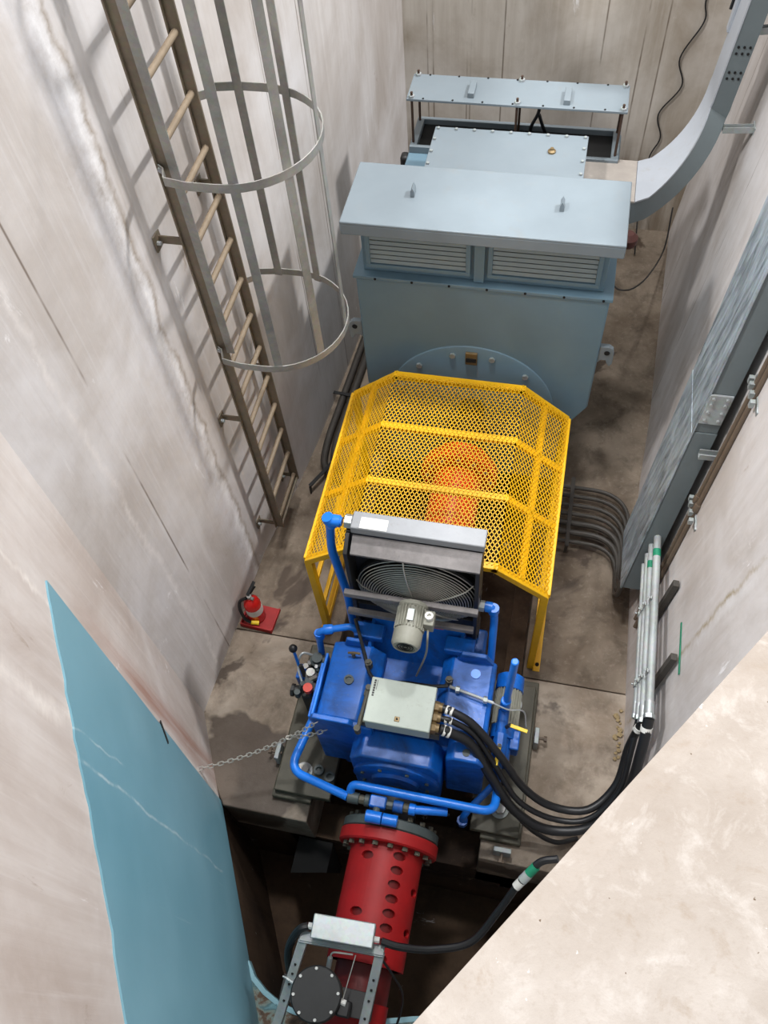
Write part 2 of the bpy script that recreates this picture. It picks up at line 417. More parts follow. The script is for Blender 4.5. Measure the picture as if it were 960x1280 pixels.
def series(mb, name, mat, locs, parent, rots=None, bevel=0.0):
    a = None
    for i, l in enumerate(locs):
        r = rots[i] if rots else None
        if a is None: a = local(mb, name, mat, l, parent, bevel, r)
        else:
            o = dup(a, name, l, parent, r)
            if bevel:
                b = o.modifiers.new('bevel', 'BEVEL'); b.width = bevel; b.segments = 2; b.limit_method = 'ANGLE'; b.angle_limit = R(40)
    return a

# ================================================================== THE SETTING
LW = [(-2.03, 1.64), (-2.0, 2.21), (-1.97, 2.98), (-1.86, 3.7), (-1.81, 4.17), (-1.76, 4.9), (-1.72, 5.5), (-1.59, 7.2)]
RW = [(0.88, 1.36), (0.87, 2.3), (0.85, 3.3), (0.88, 4.14), (0.93, 4.82), (0.97, 5.96), (1.02, 7.2)]
LEAN = 0.08                                            # the right wall leans outward
NS = Vector((0.464, -0.886, 0))                        # run of the left nose wall
N0 = Vector((-2.03, 1.64, 0))
NN = Vector((0.886, 0.464, 0))                         # its inward normal

def wall_strip(line, z0, z1, thick, lean=0.0, nz=1):
    m = MB(); k = len(line)
    def off(i):
        a = Vector(line[max(i - 1, 0)]); b = Vector(line[min(i + 1, k - 1)]); d = (b - a).normalized()
        return Vector((-d.y, d.x)) * thick
    vs = []
    for z in (z0, z1):
        for i, p in enumerate(line): vs.append((p[0] + lean * z, p[1], z))
        for i, p in enumerate(line):
            q = Vector(p) + off(i); vs.append((q.x + lean * z, q.y, z))
    fs = []
    for i in range(k - 1):
        fs += [(i, i + 1, 2 * k + i + 1, 2 * k + i), (k + i, 3 * k + i, 3 * k + i + 1, k + i + 1),
               (i, k + i, k + i + 1, i + 1), (2 * k + i, 2 * k + i + 1, 3 * k + i + 1, 3 * k + i)]
    fs += [(0, 2 * k, 3 * k, k), (k - 1, 2 * k - 1, 4 * k - 1, 3 * k - 1)]
    return m.add(vs, fs)
wl = struct(build(wall_strip(LW, -0.02, 4.7, 0.3), 'wall_left', 'wall_left'))
tag(wl, 'tall streaked concrete pit wall behind the caged ladder', 'wall')
nose_end = N0 + NS * 2.9
wn = struct(build(wall_strip([tuple(nose_end.xy), tuple(N0.xy)], -0.02, 4.7, 0.3), 'wall_front_left', 'wall_nose'))
tag(wn, 'concrete nose wall with blue lining, nearest on the left', 'wall')
def nose(s, z, out=0.0):
    p = N0 + NS * s + NN * out; return (p.x, p.y, z)
random.seed(3)
top = [(0.485, 2.9), (0.81, 2.8), (1.09, 2.71), (1.32, 2.63), (1.67, 2.52), (2.03, 2.46), (2.9, 2.36)]
edge = []
for (a, b) in zip(top[:-1], top[1:]):
    for k in range(5):
        t = k / 5.0; edge.append((a[0] + (b[0] - a[0]) * t, a[1] + (b[1] - a[1]) * t + random.uniform(-0.012, 0.012)))
edge.append(top[-1])
side = [(0.485 + (0.635 - 0.485) * t / 8.0 + random.uniform(-0.006, 0.006), 2.9 * (1 - t / 8.0)) for t in range(1, 8)]
poly = [(0.635, -0.04)] + side[::-1] + edge + [(2.9, -0.04)]
lin = build(MB().prism(poly, lambda s, z: nose(s, z, -0.01), lambda s, z: nose(s, z, 0.008)), 'painted_lining', 'blue_wall', wn)
lin['label'] = 'pale blue painted steel lining of the nose wall'
build(MB().bar(nose(0.55, 1.375, 0.010), nose(0.64, 1.266, 0.010), 0.02, 0.006, NN), 'steel_strip', 'dark', wn)
wr = struct(build(wall_strip(RW[::-1], -0.02, 4.1, 0.3, LEAN), 'wall_right', 'wall_right'))
tag(wr, 'leaning concrete pit wall carrying the cable trays', 'wall')
mk = build(MB().bar((0.965, 2.30, 1.235), (0.963, 1.99, 1.215), 0.018, 0.004, (1, 0, -0.08)), 'paint_mark', 'green', wr)
mk['label'] = 'green painted stroke'
wb = struct(build(MB().box(-1.95, 1.5, 7.2, 7.5, -0.02, 4.7), 'wall_back', 'wall_back'))
tag(wb, 'far concrete end wall with vertical board marks', 'wall')
wf = struct(build(wall_strip([(1.30, 1.95), (0.53, 0.86), (-0.065, 0.02), (-0.70, -0.876)], -1.6, 4.02, 0.25), 'wall_front_right', 'wall_right'))
tag(wf, 'concrete nose wall under the bright ledge', 'wall')
led = [(-0.70, -0.876), (-0.065, 0.02), (0.53, 0.86), (1.30, 1.95), (1.24, 4.0), (4.0, 4.0), (4.0, -0.876)]
lin_ = [(-0.66, -0.905), (-0.025, -0.008), (0.57, 0.832), (1.36, 1.95)]
ld = struct(build(MB().prism_z(lin_ + [(1.36, 4.0), (4.0, 4.0), (4.0, -0.905)], 3.9, 4.1), 'floor_ledge', 'ledge'))
tag(ld, 'bright bare concrete ledge nearest the camera, lower right', 'ledge')
a_ = led[:4]; vs_, fs_ = [], []
for (x, y), (X, Y) in zip(a_, lin_): vs_ += [(x, y, 3.9), (x, y, 4.096), (X, Y, 4.1), (X, Y, 3.9)]
for q in range(3):
    p = 4 * q
    for e in range(4): fs_.append((p + e, p + (e + 1) % 4, p + 4 + (e + 1) % 4, p + 4 + e))
fs_ += [(0, 1, 2, 3), (12, 15, 14, 13)]
build(MB().add(vs_, fs_), 'edge_strip', 'ledge', ld)
# floor slabs (z = 0) beside and behind the machine trench
TL, TR = -1.12, 0.02
fl = [(-2.13, 1.6), (-1.70, 1.05), (TL, 1.05), (TL, 2.305), (-2.13, 2.305)]
f1 = struct(build(MB().prism_z(fl, -0.5, 0.0), 'floor', 'floor', None, 0.008)); tag(f1, 'stained near concrete floor slab left of the gearbox', 'floor')
fr = [(TR, 1.05), (0.70, 1.05), (1.05, 1.5), (1.05, 2.305), (TR, 2.305)]
f2 = struct(build(MB().prism_z(fr, -0.5, 0.0), 'floor', 'floor', None, 0.008)); tag(f2, 'near concrete floor slab right of the gearbox', 'floor')
fb = [(-2.13, 2.315), (-1.20, 2.315), (-1.20, 4.3), (0.15, 4.3), (0.15, 2.315), (1.1, 2.315), (1.2, 7.3), (-1.95, 7.3)]
f3 = struct(build(MB().prism_z(fb, -0.5, -0.012), 'floor', 'floor_far', None, 0.006)); tag(f3, 'brown stained far floor slab around the generator', 'floor')
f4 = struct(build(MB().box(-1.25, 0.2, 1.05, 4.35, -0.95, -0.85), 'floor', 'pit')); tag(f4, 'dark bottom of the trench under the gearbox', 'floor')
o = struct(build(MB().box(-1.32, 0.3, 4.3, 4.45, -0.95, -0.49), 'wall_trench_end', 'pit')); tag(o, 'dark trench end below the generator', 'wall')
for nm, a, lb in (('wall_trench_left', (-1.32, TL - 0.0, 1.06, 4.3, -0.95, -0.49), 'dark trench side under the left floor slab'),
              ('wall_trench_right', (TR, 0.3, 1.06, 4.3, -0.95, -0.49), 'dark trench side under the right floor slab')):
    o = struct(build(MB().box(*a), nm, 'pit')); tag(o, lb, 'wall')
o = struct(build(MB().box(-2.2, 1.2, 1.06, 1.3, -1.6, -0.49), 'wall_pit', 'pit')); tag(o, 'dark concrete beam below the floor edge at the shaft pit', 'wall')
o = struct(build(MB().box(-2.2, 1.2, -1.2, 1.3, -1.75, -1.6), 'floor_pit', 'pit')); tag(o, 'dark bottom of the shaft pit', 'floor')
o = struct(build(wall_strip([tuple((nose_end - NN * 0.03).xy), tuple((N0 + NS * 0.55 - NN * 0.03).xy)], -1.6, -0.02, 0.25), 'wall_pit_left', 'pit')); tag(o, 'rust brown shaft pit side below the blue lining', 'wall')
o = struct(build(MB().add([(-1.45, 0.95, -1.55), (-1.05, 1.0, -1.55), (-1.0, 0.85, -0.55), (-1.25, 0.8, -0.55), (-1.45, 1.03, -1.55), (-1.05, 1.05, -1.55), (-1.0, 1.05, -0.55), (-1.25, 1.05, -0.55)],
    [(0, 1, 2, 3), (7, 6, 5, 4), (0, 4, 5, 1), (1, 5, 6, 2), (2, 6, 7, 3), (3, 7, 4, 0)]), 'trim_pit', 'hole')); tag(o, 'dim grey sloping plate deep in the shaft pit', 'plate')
# nose plate with curved rim
arc = [(-1.27, 0.19), (-1.21, 0.115), (-1.12, 0.055), (-1.03, 0.018), (-0.93, -0.006), (-0.82, -0.012), (-0.68, -0.005), (-0.52, 0.02), (-0.38, 0.055), (-0.22, 0.10), (-0.04, 0.14)]
np_ = struct(build(MB().prism_z(arc + [(-0.08, 0.02), (-0.70, -0.85), (-0.72, -0.93)], -0.06, 0.0), 'floor_nose', 'rust'))
tag(np_, 'rusty steel nose plate with flaking blue paint at the pit edge', 'floor')
m = MB()
for a, b in zip(arc[:-1], arc[1:]): m.bar((a[0], a[1], -0.03), (b[0], b[1], -0.03), 0.028, 0.075)
build(m, 'rim', 'rim_blue', np_)
# ================================================================== GENERATOR
G = thing('generator', 'large grey-blue generator with louvered air box and pale top covers', 'generator', (-0.465, 4.8, 0))
gy0, gy1 = 3.95, 5.62
prof = [(-1.25, 2.05), (0.33, 2.05), (0.33, 1.05), (0.22, 0.84), (0.22, 0.12), (-1.14, 0.12), (-1.14, 0.84), (-1.25, 1.05)]
build(MB().prism_y(prof, gy0, 4.42), 'body', 'gen', G, 0.012)
build(MB().prism_y([(-1.16, 2.05), (0.30, 2.05), (0.30, 1.0), (0.2, 0.8), (0.2, 0.12), (-1.10, 0.12), (-1.10, 0.8), (-1.16, 1.0)], 4.42, gy1), 'rear_body', 'gen', G, 0.012)
build(MB().box(-1.265, 0.345, gy0 - 0.012, 4.42, 2.05, 2.075), 'top_flange', 'gen', G, 0.004)
series(MB().box(-0.09, 0.09, -0.75, 0.75, -0.066, 0.066), 'foot', 'gen', [(-1.08, 4.8, 0.056), (0.16, 4.8, 0.056)], G, bevel=0.01)
series(MB().cyl((0, 0, 0), (0, -0.006, 0), 0.008, 8), 'screw', 'hole', [(-1.12 + k * 0.235, gy0 - 0.012, 2.0625) for k in range(7)], G)
es = build(MB().lathe([(0.0, 0.03), (0.2, 0.03), (0.22, 0.022), (0.56, 0.016), (0.585, 0.008), (0.59, 0.0)], (-0.49, gy0, 0.95), (0, -1, 0), 64), 'end_shield', 'gen', G)
series(MB().hexbolt((0, 0, 0), (0, -1, 0), 0.022, 0.018), 'bolt', 'alu', [(-0.49 + 0.52 * math.sin(a), gy0 - 0.014, 0.95 + 0.52 * math.cos(a)) for a in [R(15 + 30 * k) for k in range(12)]], es)
vent = build(MB().box(-0.535, -0.455, gy0 - 0.034, gy0 - 0.01, 1.39, 1.50), 'inspection_plate', 'brass', es, 0.004)
build(MB().box(-0.53, -0.46, gy0 - 0.038, gy0 - 0.03, 1.42, 1.455), 'slot', 'hole', es)
# lifting lugs at the front corners
hook = [(0, 0.09), (0.06, 0.09), (0.085, 0.07), (0.095, 0.03), (0.095, -0.06), (0.08, -0.085), (0.062, -0.06), (0.05, -0.03), (0.02, -0.03), (0, -0.06)]
for sx, xx in ((-1, -1.25), (1, 0.33)):
    p = build(MB().prism_y([(xx + sx * a, 1.56 + b) for a, b in hook], 3.96, 3.995), 'lifting_lug', 'gen_top', G, 0.004)
    build(MB().cyl((xx + sx * 0.05, 3.955, 1.60), (xx + sx * 0.05, 3.962, 1.60), 0.018, 16), 'hole', 'hole', p)
# louvered air box under the front cover
build(MB().box(-1.205, 0.285, 4.0, 4.38, 2.075, 2.47), 'air_box', 'gen', G, 0.006)
for x0, x1 in ((-1.175, -0.525), (-0.42, 0.25)):
    fr_ = MB(); zz0, zz1, t = 2.125, 2.43, 0.028
    fr_.box(x0, x1, 3.968, 4.005, zz0, zz0 + t).box(x0, x1, 3.968, 4.005, zz1 - t, zz1).box(x0, x0 + t, 3.968, 4.005, zz0 + t, zz1 - t).box(x1 - t, x1, 3.968, 4.005, zz0 + t, zz1 - t)
    lv = build(fr_, 'louver_frame', 'gen', G, 0.003)
    build(MB().box(x0 + t, x1 - t, 3.992, 4.003, zz0 + t, zz1 - t), 'shade_backing', 'hole', lv)  # black sheet, paints the shade in the gaps between slats
    series(MB().box(-(x1 - x0) / 2 + t, (x1 - x0) / 2 - t, -0.003, 0.003, -0.0125, 0.0125), 'louver_slat', 'slat', [((x0 + x1) / 2, 3.982, zz0 + t + 0.018 + k * 0.0355) for k in range(7)], lv, rots=[(R(-12), 0, 0)] * 7)
build(MB().box(-0.505, -0.44, 3.972, 4.0, 2.08, 2.47), 'centre_post', 'gen', G, 0.003)
# folded sheet cover over the air box
cv = MB().box(-1.275, 0.345, 3.835, 4.395, 2.545, 2.565)
cv.box(-1.275, 0.345, 3.835, 3.85, 2.475, 2.55).box(-1.275, 0.345, 4.38, 4.395, 2.475, 2.55).box(-1.275, -1.26, 3.85, 4.38, 2.475, 2.55).box(0.33, 0.345, 3.85, 4.38, 2.475, 2.55)
cvo = build(cv, 'front_cover', 'gen_top', G, 0.006)
series(MB().prism_y([(-0.012, 0), (0.012, 0), (0.012, 0.035), (0.0, 0.06), (-0.012, 0.035)], -0.03, 0.03), 'lifting_tab', 'gen_top', [(-0.894, 4.13, 2.565), (-0.03, 4.11, 2.565)], cvo)
# middle bolted cover
mc = build(MB().box(-0.93, 0.06, 4.40, 5.155, 2.05, 2.30).box(-0.945, 0.072, 4.398, 5.165, 2.30, 2.318), 'middle_cover', 'gen_top', G, 0.004)
bl = [(-0.92 + k * 0.1215, 5.14, 2.318) for k in range(9)] + [(-0.925, 4.5 + k * 0.13, 2.318) for k in range(5)] + [(0.052, 4.5 + k * 0.13, 2.318) for k in range(5)]
series(MB().hexbolt((0, 0, 0), (0, 0, 1), 0.011, 0.012), 'bolt', 'galv', bl, mc)
series(MB().lathe([(0.026, 0), (0.026, 0.012), (0.012, 0.02), (0.012, 0.03), (0.0, 0.03)], (0, 0, 0), (0, 0, 1), 12), 'filler_plug', 'brass', [(-0.15, 4.97, 2.318)], mc)
# open far air box and its raised cover on threaded rods
m = MB(); a0, a1, b0, b1 = -1.15, 0.29, 5.24, 5.60
m.box(a0, a1, b0, b0 + 0.03, 2.05, 2.10).box(a0, a1, b1 - 0.03, b1, 2.05, 2.10).box(a0, a0 + 0.05, b0 + 0.03, b1 - 0.03, 2.05, 2.10).box(a1 - 0.05, a1, b0 + 0.03, b1 - 0.03, 2.05, 2.10)
rf = build(m, 'far_box_rim', 'gen_top', G, 0.003)
build(MB().box(a0 + 0.05, a1 - 0.05, b0 + 0.03, b1 - 0.03, 2.051, 2.06), 'opening', 'hole', rf)
fc = build(MB().box(-1.165, 0.295, 5.275, 5.575, 2.415, 2.432), 'raised_cover', 'gen_top', G, 0.003)
rods = [(x, y, 0) for x in (-1.13, -0.42, 0.265) for y in (5.295, 5.555)]
series(MB().cyl((0, 0, 2.04), (0, 0, 2.47), 0.009, 8), 'threaded_rod', 'rod', rods, fc)
series(MB().hexbolt((0, 0, 2.432), (0, 0, 1), 0.02, 0.016), 'nut', 'galv', rods, fc)
series(MB().box(-0.022, 0.022, -0.075, 0.075, 0, 0.035), 'handle_block', 'gen_top', [(-0.735, 5.40, 2.432), (-0.10, 5.385, 2.432)], fc, bevel=0.004)
series(MB().cyl((0, 0, 0), (0, 0, 0.005), 0.007, 6), 'screw', 'hole', [(-1.05 + k * 0.2, y, 2.432) for k in range(7) for y in (5.285, 5.565)], fc)
build(MB().box(-1.21, -1.15, 5.18, 5.26, 1.9, 2.05), 'side_lug', 'dark', G, 0.02)
build(MB().tube(bend([(-0.33, 5.50, 2.07), (-0.33, 5.47, 2.16), (-0.28, 5.48, 2.26), (-0.28, 5.50, 2.41)], 0.05), 0.012, 8).tube(bend([(-0.22, 5.52, 2.07), (-0.25, 5.50, 2.15), (-0.28, 5.49, 2.24)], 0.04), 0.012, 8), 'sling_rope', 'black', G)
build(MB().lathe([(0.05, -0.04), (0.06, -0.02), (0.06, 0.02), (0.03, 0.05)], (0.415, 4.62, 1.97), (0, 0, 1), 16).cyl((0.33, 4.62, 1.97), (0.415, 4.62, 1.97), 0.02), 'drain_plug', 'maroon', G)

# ================================================================== CABLE DUCT (generator to wall) and TRAY
D = thing('cable_duct', 'curved grey cable duct sweeping from the generator up the right wall', 'cable duct', (0.5, 5.1, 1.9))
def duct_line(z_l, x_v, r, n=14):
    pts = [(0.07, z_l), (0.42, z_l)]
    xs, zs = x_v - r, z_l + r
    for k in range(1, n + 1):
        t = R(90) * k / n
        pts.append((max(0.42, xs) + (x_v - max(0.42, xs)) * math.sin(t), zs - r * math.cos(t)))
    pts += [(x_v + 0.08 * (zt - zs), zt) for zt in (2.9, 3.4, 4.0)]
    return pts
inner = duct_line(2.08, 0.83, 0.36)
outer = duct_line(1.90, 0.955, 0.50)
def bend_t(i): return min(1.0, max(0.0, (i - 1) / 12.0))
def dy0(i): return 4.86 + 0.64 * bend_t(i)
def dy1(i): return 5.28 + 0.52 * bend_t(i)
n = len(inner)
def duct_piece(i0, i1, a, b, f0, f1):
    vs, fs = [], []
    for i in range(i0, i1 + 1):
        for (x, z) in (a[i], b[i]):
            vs += [(x, f0(i), z), (x, f1(i), z)]
    k = i1 - i0
    for i in range(k):
        p, q = 4 * i, 4 * (i + 1)
        fs += [(p, p + 1, q + 1, q), (p + 2, q + 2, q + 3, p + 3), (p, q, q + 2, p + 2), (p + 1, p + 3, q + 3, q + 1)]
    fs += [(0, 2, 3, 1), (4 * k, 4 * k + 1, 4 * k + 3, 4 * k + 2)]
    return MB().add(vs, fs)
mid = [(x * 0.93 + X * 0.07, z * 0.93 + Z * 0.07) for (x, z), (X, Z) in zip(inner, outer)]
build(duct_piece(0, n - 1, mid, outer, dy0, dy1), 'duct_body', 'duct', D)
build(duct_piece(0, 1, inner, mid, lambda z: dy0(z) - 0.004, lambda z: dy1(z) + 0.004), 'straight_lid', 'duct_old', D)
inner2 = [(x + (0.004 if i == 1 else 0), z) for i, (x, z) in enumerate(inner)]
build(duct_piece(1, n - 1, inner2, mid, lambda z: dy0(z) - 0.004, lambda z: dy1(z) + 0.004), 'curved_lid', 'duct_lid', D)
series(MB().cyl((0, 0, 0), (0, -0.006, 0), 0.008, 8), 'rivet', 'hole', [(0.87 + dx + 0.08 * (z - 2.5), 5.499, z) for z in (2.56, 2.60, 2.72, 2.76) for dx in (0.0, 0.035, 0.07)], D)
build(MB().bar((0.845, 5.80, 2.70), (0.90, 5.82, 3.6), 0.07, 0.02, (1, 0, 0)), 'cable_clip_rail', 'duct_lid', D, 0.004)
def strut(name, a, b, label, group=None):
    a, b = Vector(a), Vector(b); d = (b - a).normalized()
    t = thing(name, label, 'bracket', a, group)
    u = Vector((0, 0, 1)); s = d.cross(u).normalized(); u = s.cross(d)
    m = MB().bar(a, b, 0.041, 0.004, u)
    m.bar(a + s * 0.019 + u * 0.02, b + s * 0.019 + u * 0.02, 0.004, 0.04, u).bar(a - s * 0.019 + u * 0.02, b - s * 0.019 + u * 0.02, 0.004, 0.04, u)
    build(m, 'channel', 'galv', t)
    build(MB().bar(b - d * 0.003, b + d * 0.004, 0.09, 0.09, u), 'base_plate', 'galv', t)
    return t
strut('strut_bracket', (0.96, 5.62, 2.78), (1.18, 5.63, 2.80), 'galvanised strut holding the curved duct, upper')
strut('strut_bracket', (0.935, 5.46, 2.22), (1.13, 5.47, 2.23), 'galvanised strut holding the curved duct, just above its bend')
T = thing('cable_tray', 'broad galvanised cable tray with scuffed shiny lid on the right wall', 'cable tray', (0.76, 3.08, 0.52))
def trp(z, y, off): return (0.87 - off + 0.08 * z, y + 0.14 * (z - 0.52), z)
def tray_box(y0, y1, o0, o1, z0, z1):
    m = MB(); vs = [trp(z, y, o) for z in (z0, z1) for y in (y0, y1) for o in (o0, o1)]
    return m.add(vs, [(0, 1, 3, 2), (4, 6, 7, 5), (0, 4, 5, 1), (2, 3, 7, 6), (0, 2, 6, 4), (1, 5, 7, 3)])
build(tray_box(2.86, 3.31, 0.195, 0.065, 0.52, 2.0), 'tray_body', 'duct', T, 0.003)
build(tray_box(2.865, 3.305, 0.190, 0.068, 2.003, 4.0), 'tray_body', 'duct', T, 0.003)
build(tray_box(2.855, 3.315, 0.202, 0.190, 0.515, 2.0), 'lid', 'tray', T, 0.002)
build(tray_box(2.855, 3.315, 0.200, 0.188, 2.003, 4.0), 'lid', 'tray', T, 0.002)
build(tray_box(2.850, 2.862, 0.19, 0.075, 2.08, 2.28), 'joint_plate', 'galv', T, 0.002)
series(MB().cyl((0, 0.003, 0), (0, -0.012, 0), 0.009, 8), 'bolt', 'alu', [(trp(z, 2.85, o)) for z in (2.11, 2.165, 2.22, 2.26) for o in (0.17, 0.10)], T)
strut('strut_bracket', trp(1.86, 2.83, 0.12), (1.035, 3.02, 1.86), 'galvanised strut beside the shiny tray, halfway up')

# conduits running level along the right wall under the tray
CG = 'galvanised conduits along the right wall'
rows = [(0.80, 0.85, 1.90, 2.86, 0.014), (0.81, 0.915, 1.87, 2.90, 0.017), (0.82, 0.985, 1.83, 2.93, 0.019), (0.84, 1.07, 1.83, 2.97, 0.023)]
lab = ['thin galvanised conduit nearest the floor, lowest of the four under the tray', 'galvanised conduit second from the bottom of the four under the tray', 'galvanised conduit third from the bottom of the four, green taped', 'thickest galvanised conduit, uppermost of the four, green taped']
for (x, z, y0, y1, r), lb in zip(rows, lab):
    t = thing('conduit', lb, 'conduit', (x, y0, z), CG)
    build(MB().cyl((x, y0, z), (x, y1, z + 0.02), r, 16), 'pipe', 'galv', t)
    build(MB().cyl((x, y0 - 0.05, z), (x, y0 + 0.03, z), r * 1.25, 12).cyl((x, y0 - 0.07, z), (x, y0 - 0.045, z), r * 1.45, 6), 'end_coupling', 'alu', t)
    if r > 0.018:
        build(MB().cyl((x, y1 - 0.17, z + 0.017), (x, y1 - 0.12, z + 0.018), r * 1.05, 16), 'green_tape', 'green', t)
    series(MB().bar((0, 0, -r * 1.5), (0, 0, r * 1.5), 0.02, 0.006, (1, 0, 0)).cyl((-0.01, 0, r * 1.2), (-0.02, 0, r * 1.2), 0.006, 6), 'pipe_clamp', 'alu', [(x - r - 0.003, yy, z + 0.01) for yy in (2.03, 2.50)], t)
for yy, lb in ((2.53, 'dark strut bracket behind the four conduits, near the tray'), (2.06, 'dark strut bracket behind the four conduits, near the green mark')):
    t = thing('strut_bracket', lb, 'bracket', (0.84, yy, 0.8))
    a, b = Vector((0.885, yy, 0.60)), Vector((0.935, yy + 0.03, 1.22))
    build(MB().bar(a, b, 0.042, 0.036, (1, 0, 0)), 'channel', 'dark_pipe', t, 0.003)
# brown conduits up the wall
for k, (oy, lb) in enumerate(((0.0, 'brown wall conduit nearer the shiny tray'), (-0.06, 'brown wall conduit farther from the shiny tray'))):
    t = thing('conduit', lb, 'conduit', (0.87, 2.75 + oy, 0.3), 'brown conduits up the right wall')
    p = [(0.845 + 0.08 * z, 2.74 + oy + 0.135 * z, z) for z in (0.25, 1.0, 2.0, 3.0, 4.0)]
    build(MB().tube(p, 0.014, 10), 'pipe', 'pipe_brown', t)
    series(MB().lathe([(0.019, -0.03), (0.022, -0.02), (0.022, 0.02), (0.019, 0.03)], (0, 0, 0), (0.08, 0.135, 1), 10), 'socket', 'pipe_brown', [(0.845 + 0.08 * z, 2.74 + oy + 0.135 * z, z) for z in (0.42, 1.55)], t)
for z, lb in ((2.42, 'pale slotted clamp bar across the brown wall conduits, upper'), (1.50, 'slotted clamp bar across the brown wall conduits, lower')):
    c = Vector((0.86 + 0.08 * z, 2.71 + 0.135 * z, z))
    t = thing('conduit_clamp', lb, 'clamp', c)
    build(MB().bar(c + Vector((0.0, 0.1, 0)), c + Vector((0.0, -0.14, -0.02)), 0.03, 0.02, (1, 0, 0)), 'clamp_bar', 'alu', t, 0.003)
    series(MB().box(-0.025, 0, -0.012, 0.012, -0.02, 0.02), 'saddle', 'galv', [c + Vector((-0.022, y, 0)) for y in (0.07, 0.03, -0.03, -0.09)], t)

# floor conduit bundle, right
for k in range(7):
    y = 3.95 - 0.084 * k; r = 0.024 if k in (4, 5) else 0.017; dr = 0.035 * k
    lb = ['dark floor conduit farthest from the camera in the right bundle', 'dark floor conduit second from the far side of the right bundle', 'dark floor conduit third from the far side of the right bundle', 'middle dark floor conduit of the right bundle',
          'thicker dark floor conduit just nearer than the middle of the right bundle', 'thicker dark floor conduit second from the near side of the right bundle', 'dark floor conduit nearest the camera in the right bundle'][k]
    xe = 0.80 - 0.012 * k
    p = bend([(0.0, y, 0.06), (xe, y - 0.01, 0.06), (xe + 0.0, 3.26 - 0.05 * k, 0.09), (xe + 0.01, 3.16 - 0.04 * k, 0.535)], 0.30, 10)
    o = build(MB().tube(p, r, 10), 'floor_conduit', 'dark_pipe'); tag(o, lb, 'conduit', 'dark conduits on the floor right of the guard')
t = thing('conduit_strap', 'steel strap bar over the right floor conduit bundle', 'strap', (0.35, 3.7, 0.05))
build(MB().box(0.335, 0.365, 3.38, 4.02, 0.084, 0.096), 'strap_bar', 'dark_pipe', t)
series(MB().box(-0.012, 0.012, -0.008, 0.008, -0.012, 0.09), 'strap_leg', 'dark_pipe', [(0.35, 3.385, 0), (0.35, 4.01, 0)], t)
# floor conduits, left
for k, lb in enumerate(('thick grey conduit on the floor nearest the ladder wall', 'thick grey conduit on the floor nearest the generator, left side')):
    dx = 0.075 * k
    p = bend([(-1.62 + dx, 6.2, 0.05), (-1.68 + dx, 4.9, 0.05), (-1.72 + dx, 4.1, 0.05), (-1.69 + dx, 3.78 + 0.06 * k, 0.05), (-1.30, 3.66 + 0.08 * k, 0.05)], 0.16, 8)
    o = build(MB().tube(p, 0.030, 12), 'floor_conduit', 'dark_pipe'); tag(o, lb, 'conduit', 'grey conduits on the floor left of the generator')
for (a, b), lb in ((((-1.82, 4.60), (-1.54, 4.58)), 'flat strap over the left floor conduits, far one'), (((-1.74, 3.60), (-1.60, 3.88)), 'flat strap over the left floor conduits, near one')):
    o = build(MB().bar((a[0], a[1], 0.088), (b[0], b[1], 0.088), 0.03, 0.008).bar((a[0], a[1], -0.012), (a[0], a[1], 0.09), 0.03, 0.008, (1, 0, 0)).bar((b[0], b[1], -0.012), (b[0], b[1], 0.09), 0.03, 0.008, (1, 0, 0)), 'conduit_strap', 'dark'); tag(o, lb, 'strap')

# ================================================================== LADDER
LX = -1.80; LY0, LY1 = 3.05, 3.50
L = thing('caged_ladder', 'tall galvanised ladder with safety cage on the left wall', 'ladder', (LX, 3.28, 0.33))
for y in (LY0, LY1):
    m = MB().box(LX - 0.03, LX + 0.03, y - 0.006, y + 0.006, 0.33, 4.75).box(LX - 0.03, LX - 0.022, y - 0.02, y + 0.02, 0.33, 4.75)
    build(m, 'stile', 'ladder', L)
series(MB().cyl((0, LY0, 0), (0, LY1, 0), 0.0165, 12), 'rung', 'rung', [(LX, 0, 2.098 + 0.284 * k) for k in range(-6, 10)], L)
build(MB().bar((LX, LY0, 0.345), (LX, LY1, 0.345), 0.05, 0.01), 'bottom_bar', 'ladder', L)
def hoop_path(cy, r, dep):
    pts = [(LX - 0.02, cy - 0.28), (LX + 0.01, cy - 0.30), (LX + 0.035, cy - r + 0.02), (LX + 0.15, cy - r)]
    x0 = LX + dep - r
    pts += [(x0 + r * math.sin(t), cy - r * math.cos(t)) for t in [R(180) * k / 20 for k in range(0, 21)]]
    pts += [(LX + 0.15, cy + r), (LX + 0.035, cy + r - 0.02), (LX + 0.01, cy + 0.30), (LX - 0.02, cy + 0.28)]
    return pts
CY, HR, HD = 3.315, 0.385, 0.665
for z in (2.275, 3.44, 4.60):
    pts = hoop_path(CY, HR, HD); m = MB(); vs, fs = [], []
    for i, (x, y) in enumerate(pts):
        a = Vector(pts[max(i - 1, 0)]); b = Vector(pts[min(i + 1, len(pts) - 1)]); d = (b - a).normalized(); nn = Vector((-d.y, d.x)) * 0.003
        vs += [(x - nn.x, y - nn.y, z - 0.022), (x - nn.x, y - nn.y, z + 0.022), (x + nn.x, y + nn.y, z + 0.022), (x + nn.x, y + nn.y, z - 0.022)]
    for i in range(len(pts) - 1):
        p, q = 4 * i, 4 * i + 4
        fs += [(p, p + 1, q + 1, q), (p + 1, p + 2, q + 2, q + 1), (p + 2, p + 3, q + 3, q + 2), (p + 3, p, q, q + 3)]
    fs += [(0, 3, 2, 1), (len(vs) - 4, len(vs) - 3, len(vs) - 2, len(vs) - 1)]
    hp = build(m.add(vs, fs), 'cage_hoop', 'strap', L)
    series(MB().hexbolt((0, 0, 0), (0, 1, 0), 0.014, 0.014), 'bolt', 'galv', [(LX - 0.01, LY0 - 0.03, z), (LX - 0.01, LY1 + 0.02, z)], hp)
